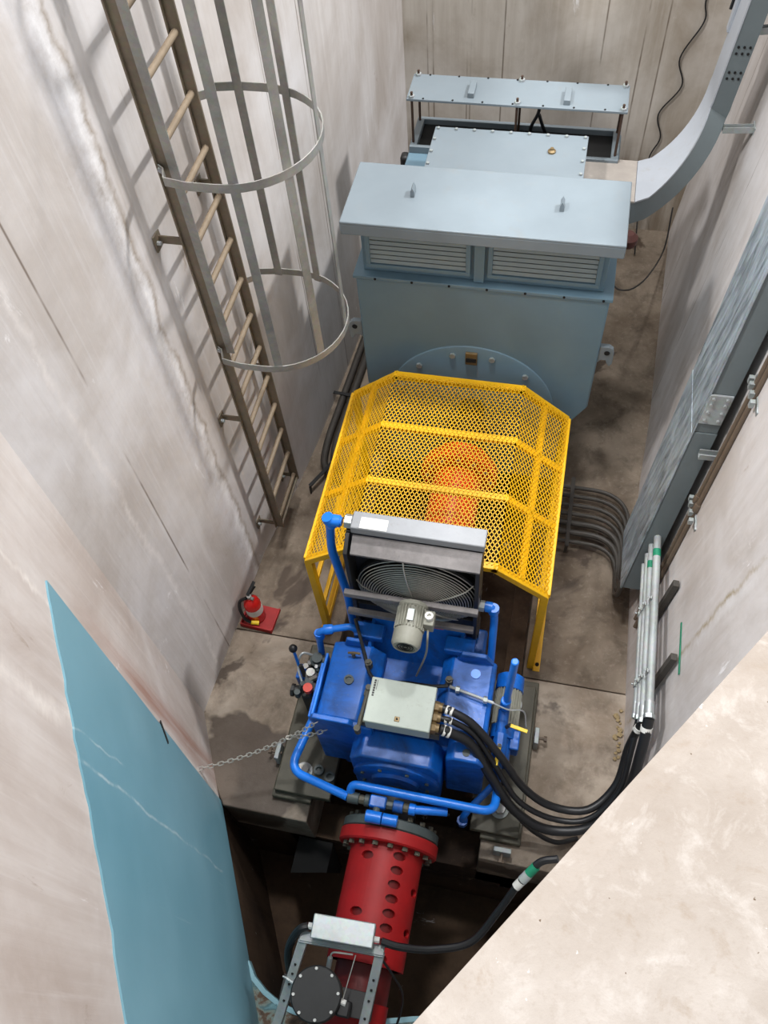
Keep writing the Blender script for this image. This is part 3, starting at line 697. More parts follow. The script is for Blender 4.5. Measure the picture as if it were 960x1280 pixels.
for ang in (13, 51, 90, 162):
    t = R(ang); x = LX + HD - HR + (HR - 0.006) * math.sin(t); y = CY - (HR - 0.006) * math.cos(t)
    build(MB().bar((x, y, 2.25), (x, y, 4.75), 0.045, 0.006, (math.sin(t), -math.cos(t), 0)), 'cage_strap', 'strap', L)
build(MB().bar((LX + 0.15, CY + HR - 0.006, 2.25), (LX + 0.15, CY + HR - 0.006, 4.75), 0.045, 0.006, (0, 1, 0)), 'cage_strap', 'strap', L)
build(MB().bar((LX + 0.05, LY0 - 0.012, 2.25), (LX + 0.05, LY0 - 0.012, 4.75), 0.045, 0.006, (0, 1, 0)), 'cage_strap', 'strap', L)
for z in (0.37, 1.62, 3.02, 4.3):
    for y, dx in ((LY0, 0.155), (LY1, 0.09)):
        b = build(MB().bar((LX, y, z), (LX - dx, y, z), 0.008, 0.045).box(LX - dx - 0.006, LX - dx + 0.003, y - 0.05, y + 0.02, z - 0.045, z + 0.045), 'wall_bracket', 'ladder', L)
        build(MB().hexbolt((LX - dx + 0.003, y - 0.03, z), (1, 0, 0), 0.012, 0.02), 'bolt', 'galv', b)

# ================================================================== GUARD
GX0, GX1, GB0, GB1 = -1.305, 0.205, -0.99, -0.115
gya, gyb, ZE, ZT = 2.40, 3.77, 1.13, 1.39
Q = thing('shaft_guard', 'yellow expanded-mesh guard over the orange coupling shaft', 'guard', (-0.55, 3.08, 0))
gpts = [(GX0, ZE), (GB0, ZT), (GB1, ZT), (GX1, ZE)]
NORM = []
for a, b in zip(gpts[:-1], gpts[1:]):
    d = (Vector((b[0], 0, b[1])) - Vector((a[0], 0, a[1]))).normalized(); NORM.append(Vector((-d.z, 0, d.x)))
for y in (gya, 2.885, 3.33, gyb):
    for (a, b), nn in zip(zip(gpts[:-1], gpts[1:]), NORM):
        A, B = Vector((a[0], y, a[1])), Vector((b[0], y, b[1])); d = (B - A).normalized() * 0.012
        deep = 0.045 if y in (gya, gyb) else 0.03
        build(MB().bar(A - d - nn * (deep / 2), B + d - nn * (deep / 2), 0.045, deep, nn), 'cross_bar', 'yellow', Q, 0.003)
for p, nn in ((gpts[0], NORM[0]), (gpts[3], NORM[2])):
    build(MB().bar((p[0], gya, p[1] - 0.02), (p[0], gyb, p[1] - 0.02), 0.04, 0.04), 'edge_bar', 'yellow', Q, 0.003)
for i in (0, 2):
    a, b = gpts[i], gpts[i + 1]; c = Vector(((a[0] + b[0]) / 2, 0, (a[1] + b[1]) / 2)) - NORM[i] * 0.013
    build(MB().bar((c.x, gya, c.z), (c.x, gyb, c.z), 0.042, 0.026, NORM[i]), 'slope_bar', 'yellow', Q, 0.003)
for x in (GX0 + 0.012, GX1 - 0.012):
    for y in (gya + 0.003, gyb - 0.003):
        build(MB().box(x - 0.024, x + 0.024, y - 0.024, y + 0.024, 0.0, ZE - 0.02), 'leg', 'yellow', Q, 0.003)
    for z in (0.42, 0.78):
        build(MB().box(x - 0.014, x + 0.014, gya + 0.02, gyb - 0.02, z - 0.014, z + 0.014), 'side_rail', 'yellow', Q, 0.002)
    sx = -1 if x < -0.5 else 1
    fb_ = build(MB().box(x + sx * 0.024, x + sx * 0.07, gya - 0.03, gyb + 0.03, -0.012, -0.003).box(x + sx * 0.018, x + sx * 0.026, gya - 0.03, gyb + 0.03, -0.012, 0.05), 'foot_angle', 'yellow', Q, 0.001)
    build(MB().cyl((x + sx * 0.048, gya + 0.02, -0.004), (x + sx * 0.048, gya + 0.02, 0.004), 0.014, 12), 'bolt_hole', 'hole', fb_)
# expanded mesh, real strands
def exp_mesh(a, b, nn):
    A, B = Vector((a[0], 0, a[1])), Vector((b[0], 0, b[1])); ln = (B - A).length; d = (B - A).normalized(); m = MB()
    nu = max(2, round(ln / 0.0285)); du = ln / nu; nv = round((gyb - gya) / 0.046); dv = (gyb - gya) / nv
    def pt(i, j): return A + d * (du * 0.5 * i) + Vector((0, gya + dv * 0.5 * j, 0)) + nn * (0.004 + (0.002 if (i + j) % 2 else 0))
    for i in range(2 * nu):
        for j in range(2 * nv):
            p, q = (pt(i, j), pt(i + 1, j + 1)) if (i + j) % 2 == 0 else (pt(i + 1, j), pt(i, j + 1))
            e = (q - p).normalized(); s = e.cross(nn).normalized() * 0.0027; u = nn * 0.0014
            k = len(m.v)
            m.v += [tuple(p - s - u), tuple(p + s - u), tuple(p + s + u), tuple(p - s + u), tuple(q - s - u), tuple(q + s - u), tuple(q + s + u), tuple(q - s + u)]
            m.f += [(k, k + 1, k + 5, k + 4), (k + 1, k + 2, k + 6, k + 5), (k + 2, k + 3, k + 7, k + 6), (k + 3, k, k + 4, k + 7)]
    return m
for i in range(3):
    m = exp_mesh(gpts[i], gpts[i + 1], NORM[i])
    me = bpy.data.meshes.new('mesh_panel'); me.from_pydata(m.v, [], m.f)
    o = link('mesh_panel', me, 'yellow', Q); o['kind'] = 'stuff'

# ================================================================== COUPLING SHAFT
SX = -0.475
S = thing('coupling_shaft', 'bright orange coupling shaft under the yellow mesh guard', 'shaft', (SX, 3.2, 0.95))
build(MB().lathe([(0.0, 2.35), (0.155, 2.35), (0.155, 2.42), (0.165, 2.44), (0.165, 3.26), (0.0, 3.26)], (SX, 0, 0.95), (0, 1, 0), 40), 'shaft_tube', 'orange', S)
build(MB().lathe([(0.0, 3.25), (0.10, 3.25), (0.10, 3.44), (0.15, 3.46), (0.15, 3.70), (0.09, 3.72), (0.09, 3.93)], (SX, 0, 0.95), (0, 1, 0), 32), 'hub', 'dark', S)
fl_ = build(MB().lathe([(0.1, 3.28), (0.255, 3.28), (0.26, 3.285), (0.26, 3.36), (0.2, 3.37), (0.2, 3.44), (0.1, 3.44)], (SX, 0, 0.95), (0, 1, 0), 48), 'coupling_disc', 'orange', S)
series(MB().hexbolt((0, 0, 0), (0, -1, 0), 0.018, 0.02), 'bolt', 'steel', [(SX + 0.215 * math.cos(R(30 * k)), 3.28, 0.95 + 0.215 * math.sin(R(30 * k))) for k in range(12)], fl_)

# ================================================================== GEARBOX
B = thing('gearbox', 'blue gearbox with bolted feet between the two shafts', 'gearbox', (-0.53, 1.75, 0.1))
# centre casing, low at the rear where the cooler stands
build(MB().box(-0.95, -0.12, 1.48, 2.30, 0.02, 0.72), 'casing', 'blue', B, 0.02)
build(MB().prism([(1.98, 0.70), (2.30, 0.70), (2.30, 1.02), (2.20, 1.02)], lambda y, z: (-0.83, y, z), lambda y, z: (-0.25, y, z)), 'rear_casing', 'blue', B, 0.01)
# side housings
def hexa(b0, b1, t0, t1, z0, z1): return None
lh = build(MB().prism_y([(-1.05, 0.10), (-0.72, 0.10), (-0.72, 0.80), (-0.80, 0.885), (-1.0, 0.885), (-1.05, 0.86)], 1.50, 1.99), 'left_housing', 'blue', B, 0.012)
build(MB().prism_y([(-0.36, 0.10), (-0.03, 0.10), (-0.03, 0.86), (-0.06, 0.885), (-0.30, 0.885), (-0.36, 0.80)], 1.55, 2.02), 'right_housing', 'blue', B, 0.012)
build(MB().box(-1.075, -0.70, 1.462, 1.50, 0.15, 0.90), 'left_end_flange', 'blue', B, 0.01)
build(MB().prism_y([(-1.075, 0.885), (-1.06, 0.93), (-0.84, 0.93), (-0.80, 0.885)], 1.462, 1.495), 'flange_lug', 'blue', B, 0.006)
build(MB().prism_y([(-0.98, 0.88), (-0.96, 0.97), (-0.87, 0.97), (-0.85, 0.88)], 1.965, 1.99), 'lifting_lug', 'blue', B, 0.006)
build(MB().prism_y([(-0.27, 0.88), (-0.25, 0.98), (-0.10, 0.98), (-0.05, 0.88)], 1.99, 2.02), 'lifting_lug', 'blue', B, 0.006)
build(MB().lathe([(0.030, 0), (0.030, 0.014), (0.018, 0.014), (0.018, 0.004), (0.0, 0.004)], (-0.90, 1.745, 0.885), (0, 0, 1), 20), 'oil_plug', 'greydisc', B)
build(MB().cyl((-0.905, 1.90, 0.885), (-0.905, 1.90, 0.93), 0.012, 10).tube([(-0.935 , 1.90, 0.93), (-0.905, 1.90, 0.945), (-0.86, 1.905, 0.935)], 0.008, 8), 'breather_cock', 'brass', B)
build(MB().cyl((-0.15, 1.92, 0.885), (-0.15, 1.92, 0.892), 0.03, 16), 'sight_cover', 'pipe_blue', B)
# casing rails along the left housing
for k, x in enumerate((-1.075, -1.10)): build(MB().box(x - 0.008, x + 0.008, 1.50, 1.90 - 0.05 * k, 0.78 - 0.05 * k, 0.87 - 0.05 * k), 'side_rail', 'pipe_blue', B, 0.004)
# front bearing housing with round cover
fh = [(-0.82, 0.18), (-0.27, 0.18), (-0.27, 0.70), (-0.33, 0.80), (-0.75, 0.80), (-0.82, 0.70)]
fho = build(MB().prism_y(fh, 1.33, 1.50), 'front_bearing_housing', 'blue', B, 0.012)
bc = build(MB().lathe([(0.0, 0.0), (0.265, 0.0), (0.265, 0.022), (0.245, 0.03), (0.15, 0.03), (0.14, 0.05), (0.0, 0.05)], (-0.545, 1.33, 0.49), (0, -1, 0), 40), 'bearing_cover', 'blue', B)
series(MB().hexbolt((0, 0, 0), (0, -1, 0), 0.013, 0.012), 'bolt', 'greydisc', [(-0.545 + 0.215 * math.cos(R(22.5 + 45 * k)), 1.300, 0.49 + 0.215 * math.sin(R(22.5 + 45 * k))) for k in range(8)], bc)
build(MB().cyl((-0.545, 1.30, 0.30), (-0.545, 1.06, 0.27), 0.15, 28), 'output_hub', 'dark', B)
build(MB().prism_y([(-0.25, 0.15), (-0.02, 0.15), (-0.02, 0.78), (-0.06, 0.84), (-0.21, 0.84), (-0.25, 0.80)], 1.40, 1.56), 'front_block', 'blue', B, 0.012)
build(MB().cyl((-0.135, 1.45, 0.838), (-0.135, 1.45, 0.846), 0.022, 14), 'plug', 'greydisc', B)
# oil pipes on the front, valve cluster
fp = thing('valve_cluster', 'row of small blue and grey fittings in front of the gearbox', 'valve', (-0.62, 1.2, 0.5))
xs = -0.80
random.seed(5)
for k, (wd, r, mt) in enumerate([(0.07, 0.035, 'greydisc'), (0.035, 0.028, 'sole'), (0.03, 0.036, 'greydisc'), (0.05, 0.026, 'pipe_blue'), (0.045, 0.04, 'blue'), (0.05, 0.03, 'greydisc'), (0.06, 0.036, 'blue'), (0.035, 0.028, 'sole'), (0.04, 0.034, 'pipe_blue')]):
    y, z = 1.14, 0.56
    build(MB().cyl((xs, y, z), (xs + wd, y, z), r, 8 if k % 2 else 16), 'fitting', mt, fp, 0.003); xs += wd
build(MB().box(-0.66, -0.56, 1.10, 1.17, 0.56, 0.62), 'valve_body', 'blue', fp, 0.008)
build(MB().cyl((-0.665, 1.045, 0.605), (-0.57, 1.045, 0.605), 0.036, 20).cyl((-0.565, 1.045, 0.605), (-0.475, 1.045, 0.605), 0.034, 20), 'filter_bowl', 'pipe_blue', fp, 0.004)
build(MB().cyl((-0.61, 1.11, 0.595), (-0.61, 1.045, 0.605), 0.022, 14), 'stub', 'greydisc', fp)
build(MB().cyl((-0.40, 1.14, 0.56), (-0.20, 1.17, 0.54), 0.026, 14), 'outlet_pipe', 'pipe_blue', fp)
pl_ = [((-1.13, 1.80, 0.50), (-1.185, 1.25, 0.50), (-1.165, 1.185, 0.50), (-0.80, 1.175, 0.50)), ]
lp = build(MB().tube(bend([(-1.08, 1.82, 0.56), (-1.20, 1.24, 0.52), (-0.80, 1.14, 0.56)], 0.10, 8), 0.027, 14), 'oil_pipe', 'pipe_blue'); tag(lp, 'bright blue oil pipe along the left foot of the gearbox', 'pipe')
rp = build(MB().tube(bend([(-0.79, 1.15, 0.55), (-0.785, 1.205, 0.62), (0.07, 1.205, 0.60), (0.075, 1.36, 0.52), (0.075, 1.46, 0.50)], 0.08, 8), 0.026, 14), 'oil_pipe', 'pipe_blue'); tag(rp, 'bright blue oil pipe crossing in front of the gearbox', 'pipe')
sp = build(MB().tube(bend([(0.07, 1.42, 0.50), (-0.10, 1.22, 0.36), (-0.11, 1.20, 0.26)], 0.05, 6), 0.022, 12).cyl((-0.11, 1.20, 0.27), (-0.11, 1.20, 0.21), 0.035, 8), 'oil_pipe', 'blue'); tag(sp, 'slanting dark blue drain pipe at the right front of the gearbox', 'pipe')
# feet
for x0, x1, nm in ((-1.36, -0.98, 'left'), (-0.06, 0.25, 'right')):
    build(MB().box(x0, x1, 1.19, 2.2, 0.065, 0.13), 'foot_plate', 'sole', B, 0.006)
    for y in (1.34, 2.05):
        bx = -1.19 if nm == 'left' else 0.11
        b = build(MB().cyl((bx, y, 0.13), (bx, y, 0.142), 0.058, 24), 'washer', 'galv', B)
        build(MB().hexbolt((bx, y, 0.142), (0, 0, 1), 0.038, 0.045), 'bolt', 'steel', b)
series(MB().lathe([(0.034, 0), (0.034, 0.035), (0.02, 0.035), (0.02, 0.01), (0.0, 0.01)], (0, 0, 0), (0, 0, 1), 18), 'socket_plug', 'greydisc', [(-1.09, 1.36, 0.13), (-1.01, 1.33, 0.13)], B)
series(MB().box(-0.025, 0.025, -0.09, 0.09, -0.22, 0.0), 'stiffener', 'blue', [(-1.0, 1.62, 0.35), (-0.05, 1.70, 0.35)], B)
for k, (bx0, bx1, lb) in enumerate(((-1.38, -1.11, 'green-grey sole plate under the left gearbox foot'), (0.01, 0.27, 'green-grey sole plate under the right gearbox foot'))):
    o = build(MB().box(bx0, bx1, 1.16, 2.26, 0.0, 0.065), 'sole_plate', 'sole', None, 0.008); tag(o, lb, 'plate')
jl = [((-1.40, 1.44, 0.0), (-1, 0, 0), 'small jacking block with bolt left of the left gearbox foot'), ((0.29, 1.86, 0.0), (1, 0, 0), 'small jacking block with rusty bolt right of the gearbox'), ((0.16, 1.10, 0.0), (0, -1, 0), 'small jacking block in front of the right gearbox foot')]
for p, d, lb in jl:
    t = thing('jacking_block', lb, 'block', p); d = Vector(d); s = Vector((d.y, -d.x, 0)); q = Vector(p)
    build(MB().bar(q + s * 0.055 + Vector((0, 0, 0.07)), q - s * 0.055 + Vector((0, 0, 0.07)), 0.03, 0.14), 'block', 'galv', t, 0.004)
    build(MB().cyl(q + Vector((0, 0, 0.09)) - d * 0.02, q + Vector((0, 0, 0.09)) + d * 0.07, 0.01, 8).hexbolt(q + Vector((0, 0, 0.09)) + d * 0.05, d, 0.02, 0.02), 'bolt', 'pipe_brown', t)

# control cabinet on the gearbox
K = thing('junction_box', 'grey-green control box lying on top of the blue gearbox', 'junction box', (-0.535, 1.58, 0.9))
build(MB().box(-0.725, -0.352, 1.452, 1.712, 0.965, 1.075), 'box_body', 'box', K, 0.006)
lidb = build(MB().box(-0.730, -0.347, 1.447, 1.717, 1.078, 1.100), 'lid', 'box', K, 0.006)
build(MB().box(-0.555, -0.525, 1.475, 1.505, 1.099, 1.104), 'lock_plate', 'brass', lidb, 0.003)
build(MB().cyl((-0.540, 1.49, 1.104), (-0.540, 1.49, 1.108), 0.006, 10), 'keyhole', 'hole', lidb)
random.seed(11)
m = MB(); y = 1.700
for wy in (0.012, 0.010, 0.014, 0.012, 0.012, 0.012, 0.010): m.box(-0.712, -0.7, y - wy, y, 1.0995, 1.1012); y -= wy + 0.003
m.box(-0.694, -0.6915, 1.64, 1.70, 1.0995, 1.1012)
build(m, 'faded_print', 'dark', lidb)
for y in (1.50, 1.66): build(MB().box(-0.78, -0.30, y - 0.02, y + 0.02, 0.88, 0.966), 'mount_rail', 'sole', K, 0.004)
build(MB().cyl((-0.765, 1.43, 0.985), (-0.755, 1.68, 0.985), 0.012, 10), 'side_tube', 'sole', K)
build(MB().cyl((-0.766, 1.425, 0.95), (-0.766, 1.425, 1.02), 0.02, 8).cyl((-0.755, 1.68, 0.96), (-0.755, 1.68, 1.01), 0.018, 8), 'tube_nut', 'sole', K)
GL = [(-0.352, 1.625, 1.03), (-0.352, 1.565, 1.025), (-0.352, 1.505, 1.02)]
series(MB().cyl((0, 0, 0), (0.03, 0, 0), 0.034, 6).cyl((0.03, 0, 0), (0.05, 0, 0), 0.028, 12), 'cable_gland', 'brass', GL, K)

# ------------------------------------------------------------------ heavy cables from the box to the wall conduits
HG = 'black cables from the control box'
hoses = [([(-0.30, 1.625, 1.03), (-0.235, 1.61, 1.03), (-0.114, 1.575, 0.98), (0.06, 1.481, 0.80), (0.228, 1.392, 0.55), (0.414, 1.354, 0.40), (0.627, 1.376, 0.40), (0.765, 1.52, 0.50), (0.792, 1.69, 0.72), (0.82, 1.77, 0.985)], 0.024, 'black cable leaving the control box farthest from the camera'),
         ([(-0.30, 1.565, 1.025), (-0.235, 1.56, 1.02), (-0.104, 1.535, 0.93), (0.044, 1.44, 0.72), (0.205, 1.325, 0.50), (0.424, 1.295, 0.35), (0.633, 1.325, 0.38), (0.775, 1.47, 0.55), (0.80, 1.66, 0.78), (0.81, 1.81, 0.915)], 0.018, 'thinner middle black cable leaving the control box'),
         ([(-0.30, 1.505, 1.02), (-0.235, 1.50, 1.0), (-0.112, 1.485, 0.90), (0.022, 1.39, 0.68), (0.187, 1.28, 0.45), (0.405, 1.235, 0.31), (0.659, 1.29, 0.36), (0.81, 1.45, 0.60), (0.835, 1.62, 0.90), (0.84, 1.77, 1.07)], 0.030, 'thickest black cable leaving the control box nearest the camera')]
for p, r, lb in hoses:
    t = thing('heavy_cable', lb, 'cable', p[0], HG)
    build(MB().tube(spline(p, 8), r, 20), 'sheath', 'black', t)
    a = Vector(p[0]); d = (Vector(p[1]) - a).normalized(); e = Vector(p[-1]); de = (e - Vector(p[-2])).normalized()
    build(MB().cyl(a + d * 0.02, a + d * 0.035, r + 0.003, 24).cyl(a + d * 0.048, a + d * 0.063, r + 0.003, 24), 'marker_sleeve', 'tag_white', t)
    build(MB().cyl(e - de * 0.09, e - de * 0.06, r + 0.003, 24), 'marker_sleeve', 'tag_white', t)
o = build(MB().tube(spline([(0.10, 1.40, 0.55), (0.075, 1.34, 0.48), (0.181, 1.31, 0.30), (0.324, 1.255, 0.13), (0.481, 1.225, 0.06), (0.62, 1.28, 0.03)], 8), 0.015, 10), 'thin_cable', 'black'); tag(o, 'thin black cable drooping to the floor in front of the heavy cables', 'cable')

# ================================================================== OIL COOLER on the gearbox
O = thing('oil_cooler', 'black framed oil cooler with round fan grille and grey top tank', 'cooler', (-0.56, 2.25, 0.75))
X0, X1 = -0.955, -0.175
cx = (X0 + X1) / 2
build(MB().box(X0 + 0.02, X1 - 0.02, 2.235, 2.335, 0.80, 1.835), 'radiator_core', 'dark', O)
tk = build(MB().box(X0 + 0.05, X1, 2.225, 2.335, 1.835, 1.895), 'top_tank', 'tank', O, 0.006)
build(MB().box(X0 + 0.10, X0 + 0.25, 2.23, 2.30, 1.8945, 1.8975), 'label_plate', 'tag_white', tk)
build(MB().cyl((X0 + 0.05, 2.28, 1.865), (X0 + 0.01, 2.28, 1.865), 0.04, 6), 'hex_union', 'alu', tk)
build(MB().box(X0 + 0.02, X1, 2.215, 2.345, 0.74, 0.80), 'bottom_tank', 'dark', O, 0.006)
build(MB().add([(X0 + 0.06, 2.225, 1.825), (X1 - 0.01, 2.225, 1.825), (X1 - 0.01, 2.13, 1.775), (X0 + 0.06, 2.13, 1.775), (X0 + 0.06, 2.225, 1.81), (X1 - 0.01, 2.225, 1.81), (X1 - 0.01, 2.13, 1.76), (X0 + 0.06, 2.13, 1.76)],
    [(0, 3, 2, 1), (4, 5, 6, 7), (0, 1, 5, 4), (1, 2, 6, 5), (2, 3, 7, 6), (3, 0, 4, 7)]), 'shroud_top', 'dusty', O)
for x in (X0 + 0.03, X1 - 0.02):
    build(MB().prism([(2.335, 0.80), (2.335, 1.82), (2.22, 1.82), (2.13, 1.76), (2.13, 0.95), (2.18, 0.80)], lambda y, z: (x - 0.012, y, z), lambda y, z: (x + 0.012, y, z)), 'side_plate', 'dark', O, 0.003)
build(MB().box(X0, X1, 2.065, 2.10, 1.365, 1.41), 'motor_rail', 'dusty', O, 0.004)
build(MB().box(X0 + 0.0, X1 - 0.02, 2.065, 2.10, 1.13, 1.17), 'motor_rail', 'dusty', O, 0.004)
# fan grille: concentric wire rings
gc = Vector((cx + 0.025, 2.20, 1.325)); m = MB()
for k in range(22):
    r = 0.055 + 0.0145 * k; dome = 0.09 * math.sqrt(max(0, 1 - (r / 0.365) ** 2)); ring = []
    for i in range(49):
        t = 2 * math.pi * i / 48; ring.append(gc + Vector((r * math.cos(t), -dome, r * math.sin(t))))
    m.tube(ring, 0.0036, 5, False)
for a in range(5):
    t = R(30 + 72 * a); sp_ = []
    for k in range(9):
        r = 0.05 + 0.04 * k; dome = 0.09 * math.sqrt(max(0, 1 - (r / 0.372) ** 2)); sp_.append(gc + Vector((r * math.cos(t), -dome - 0.004, r * math.sin(t))))
    m.tube(sp_, 0.0045, 6)
gr = build(m, 'fan_grille', 'chain', O); gr['kind'] = 'stuff'
fan = MB().cyl(gc + Vector((0, -0.03, 0)), gc + Vector((0, 0.03, 0)), 0.06, 20)
for k in range(6):
    t = R(60 * k); e1 = Vector((math.cos(t), 0, math.sin(t))); e2 = Vector((-math.sin(t), 0, math.cos(t)))
    a, b = gc + e1 * 0.05, gc + e1 * 0.33
    fan.add([a - e2 * 0.04 + Vector((0, 0.02, 0)), a + e2 * 0.04 - Vector((0, 0.02, 0)), b + e2 * 0.08 - Vector((0, 0.03, 0)), b - e2 * 0.08 + Vector((0, 0.03, 0)),
             a - e2 * 0.04 + Vector((0, 0.024, 0)), a + e2 * 0.04 - Vector((0, 0.016, 0)), b + e2 * 0.08 - Vector((0, 0.026, 0)), b - e2 * 0.08 + Vector((0, 0.034, 0))],
            [(0, 1, 2, 3), (7, 6, 5, 4), (0, 4, 5, 1), (1, 5, 6, 2), (2, 6, 7, 3), (3, 7, 4, 0)])
build(fan, 'fan', 'dark', O)
build(MB().lathe([(0.345, 0.0), (0.365, 0.0), (0.365, 0.05), (0.345, 0.05), (0.345, 0.0)], gc, (0, 1, 0), 48), 'fan_ring', 'dark', O)
# fan motor
mz, mx = 1.40, cx + 0.025
mo = build(MB().lathe([(0.0, 2.06), (0.085, 2.06), (0.085, 2.04), (0.074, 2.03), (0.074, 1.90), (0.083, 1.895), (0.083, 1.82), (0.07, 1.80), (0.058, 1.80), (0.058, 1.806), (0.0, 1.806)], (mx, 0, mz), (0, 1, 0), 28), 'fan_motor', 'motor', O)
fm = MB()
for k in range(26):
    t = 2 * math.pi * k / 26; e = Vector((math.cos(t), 0, math.sin(t))); q = Vector((mx, 0, mz)) + e * 0.079
    fm.bar(q + Vector((0, 1.905, 0)), q + Vector((0, 2.035, 0)), 0.005, 0.016, e)
build(fm, 'cooling_fins', 'motor', mo)
build(MB().box(mx - 0.015, mx + 0.02, 1.93, 2.0, mz + 0.082, mz + 0.092), 'name_plate', 'alu', mo)
build(MB().box(mx + 0.075, mx + 0.135, 1.93, 2.02, mz - 0.03, mz + 0.06), 'terminal_box', 'motor', mo, 0.006)
build(MB().lathe([(0.024, 0), (0.024, 0.03), (0.012, 0.03), (0.012, 0.01), (0, 0.01)], (mx + 0.105, 1.975, mz + 0.06), (0, 0, 1), 14), 'gland', 'tag_white', mo)
g2 = MB()
for r in (0.015, 0.03, 0.045): g2.tube([(mx + r * math.cos(2 * math.pi * i / 20), 1.802, mz + r * math.sin(2 * math.pi * i / 20)) for i in range(21)], 0.003, 5, False)
build(g2, 'motor_grille', 'dark', mo)
build(MB().tube(spline([(mx + 0.105, 1.93, mz), (mx + 0.11, 1.88, mz - 0.03), (mx + 0.10, 1.86, mz - 0.2), (mx + 0.04, 1.84, 0.9)], 6), 0.006, 8), 'motor_lead', 'motor', O)
build(MB().box(mx + 0.06, mx + 0.16, 2.12, 2.2, 1.0, 1.02), 'red_tag', 'redcap', O, 0.003)
# supports
for x in (-0.825, -0.265):
    build(MB().prism([(2.31, 0.70), (2.31, 0.92), (2.06, 0.95), (1.84, 0.74), (1.84, 0.70)], lambda y, z: (x - 0.011, y, z), lambda y, z: (x + 0.011, y, z)), 'support_plate', 'blue', O, 0.003)
series(MB().box(-0.09, 0.09, -0.05, 0.05, -0.03, 0.03), 'mounting_pad', 'blue', [(-0.835, 2.06, 0.93), (-0.27, 2.06, 0.93)], O, bevel=0.006)
build(MB().box(X0 + 0.02, X1 - 0.02, 2.15, 2.175, 0.92, 1.13), 'gap_shade', 'dark', O, 0.003)  # dark sheet painting the black shade of the gap below the rails
series(MB().cyl((0, -0.02, 0), (0, 0.02, 0), 0.02, 10).cyl((0, 0, -0.05), (0, 0, 0.05), 0.014, 8).cyl((0, 0, -0.035), (0, 0, -0.015), 0.024, 6).cyl((0, 0, 0.015), (0, 0, 0.035), 0.024, 6), 'hose_fitting', 'sole', [(-0.80, 1.86, 0.90), (-0.30, 1.84, 0.90)], O)
# blue cooler pipes
p = bend([(-0.965, 2.28, 1.85), (-1.035, 2.28, 1.85), (-1.055, 2.26, 1.55), (-1.0, 2.22, 1.10), (-0.985, 2.18, 0.74)], 0.06, 6)
cp = thing('cooler_pipe', 'blue pipe dropping from the left end of the cooler tank', 'pipe', (-0.985, 2.18, 0.74))
build(MB().tube(p, 0.026, 14), 'pipe', 'pipe_blue', cp)
build(MB().lathe([(0.033, -0.04), (0.036, -0.02), (0.036, 0.02), (0.033, 0.04)], (-1.035, 2.28, 1.84), (0.3, 0, -1), 14).cyl((-1.02, 2.28, 1.85), (-0.975, 2.28, 1.85), 0.034, 14), 'elbow', 'pipe_blue', cp)
p = bend([(-0.19, 2.20, 1.25), (-0.095, 2.20, 1.25), (-0.085, 2.18, 1.12), (-0.075, 2.06, 0.80), (-0.09, 1.99, 0.70)], 0.045, 6)
cp = thing('cooler_pipe', 'blue pipe bending down right of the fan cooler', 'pipe', (-0.09, 2.0, 0.7))
build(MB().tube(p, 0.024, 14), 'pipe', 'pipe_blue', cp)
build(MB().lathe([(0.031, -0.03), (0.034, -0.015), (0.034, 0.015), (0.031, 0.03)], (-0.095, 2.198, 1.225), (0, 0, 1), 14).cyl((-0.145, 2.2, 1.25), (-0.105, 2.2, 1.25), 0.032, 14), 'elbow', 'pipe_blue', cp)
build(MB().cyl((-0.2, 2.2, 1.25), (-0.15, 2.2, 1.25), 0.034, 6), 'hex_union', 'alu', cp)
o = build(MB().tube(spline([(-0.93, 2.1, 1.0), (-0.88, 2.0, 0.98), (-0.83, 1.9, 0.93), (-0.78, 1.80, 0.92), (-0.72, 1.76, 0.93), (-0.6, 1.755, 0.93)], 8), 0.011, 8), 'thin_cable', 'dark'); tag(o, 'dark thin hose from the cooler to the back of the control box', 'cable')
o = build(MB().tube(spline([(-0.70, 1.75, 0.93), (-0.55, 1.77, 0.94), (-0.40, 1.78, 0.93), (-0.30, 1.80, 0.93)], 8), 0.012, 8), 'thin_cable', 'dark'); tag(o, 'dark wiring lying behind the control box', 'cable')
t = thing('temperature_probe', 'thin silver probe tube lying over the right gearbox housing', 'probe', (-0.28, 1.78, 0.93))
build(MB().cyl((-0.29, 1.80, 0.925), (-0.02, 1.745, 0.925), 0.010, 10), 'probe_tube', 'alu', t)
series(MB().cyl((-0.012, 0, 0), (0.012, 0, 0), 0.022, 6), 'nut', 'alu', [(-0.24, 1.79, 0.925), (-0.07, 1.756, 0.925)], t)
build(MB().tube(spline([(-0.02, 1.745, 0.925), (0.07, 1.73, 0.90), (0.16, 1.75, 0.86), (0.19, 1.70, 0.75)], 6), 0.005, 8), 'lead', 'alu', t)

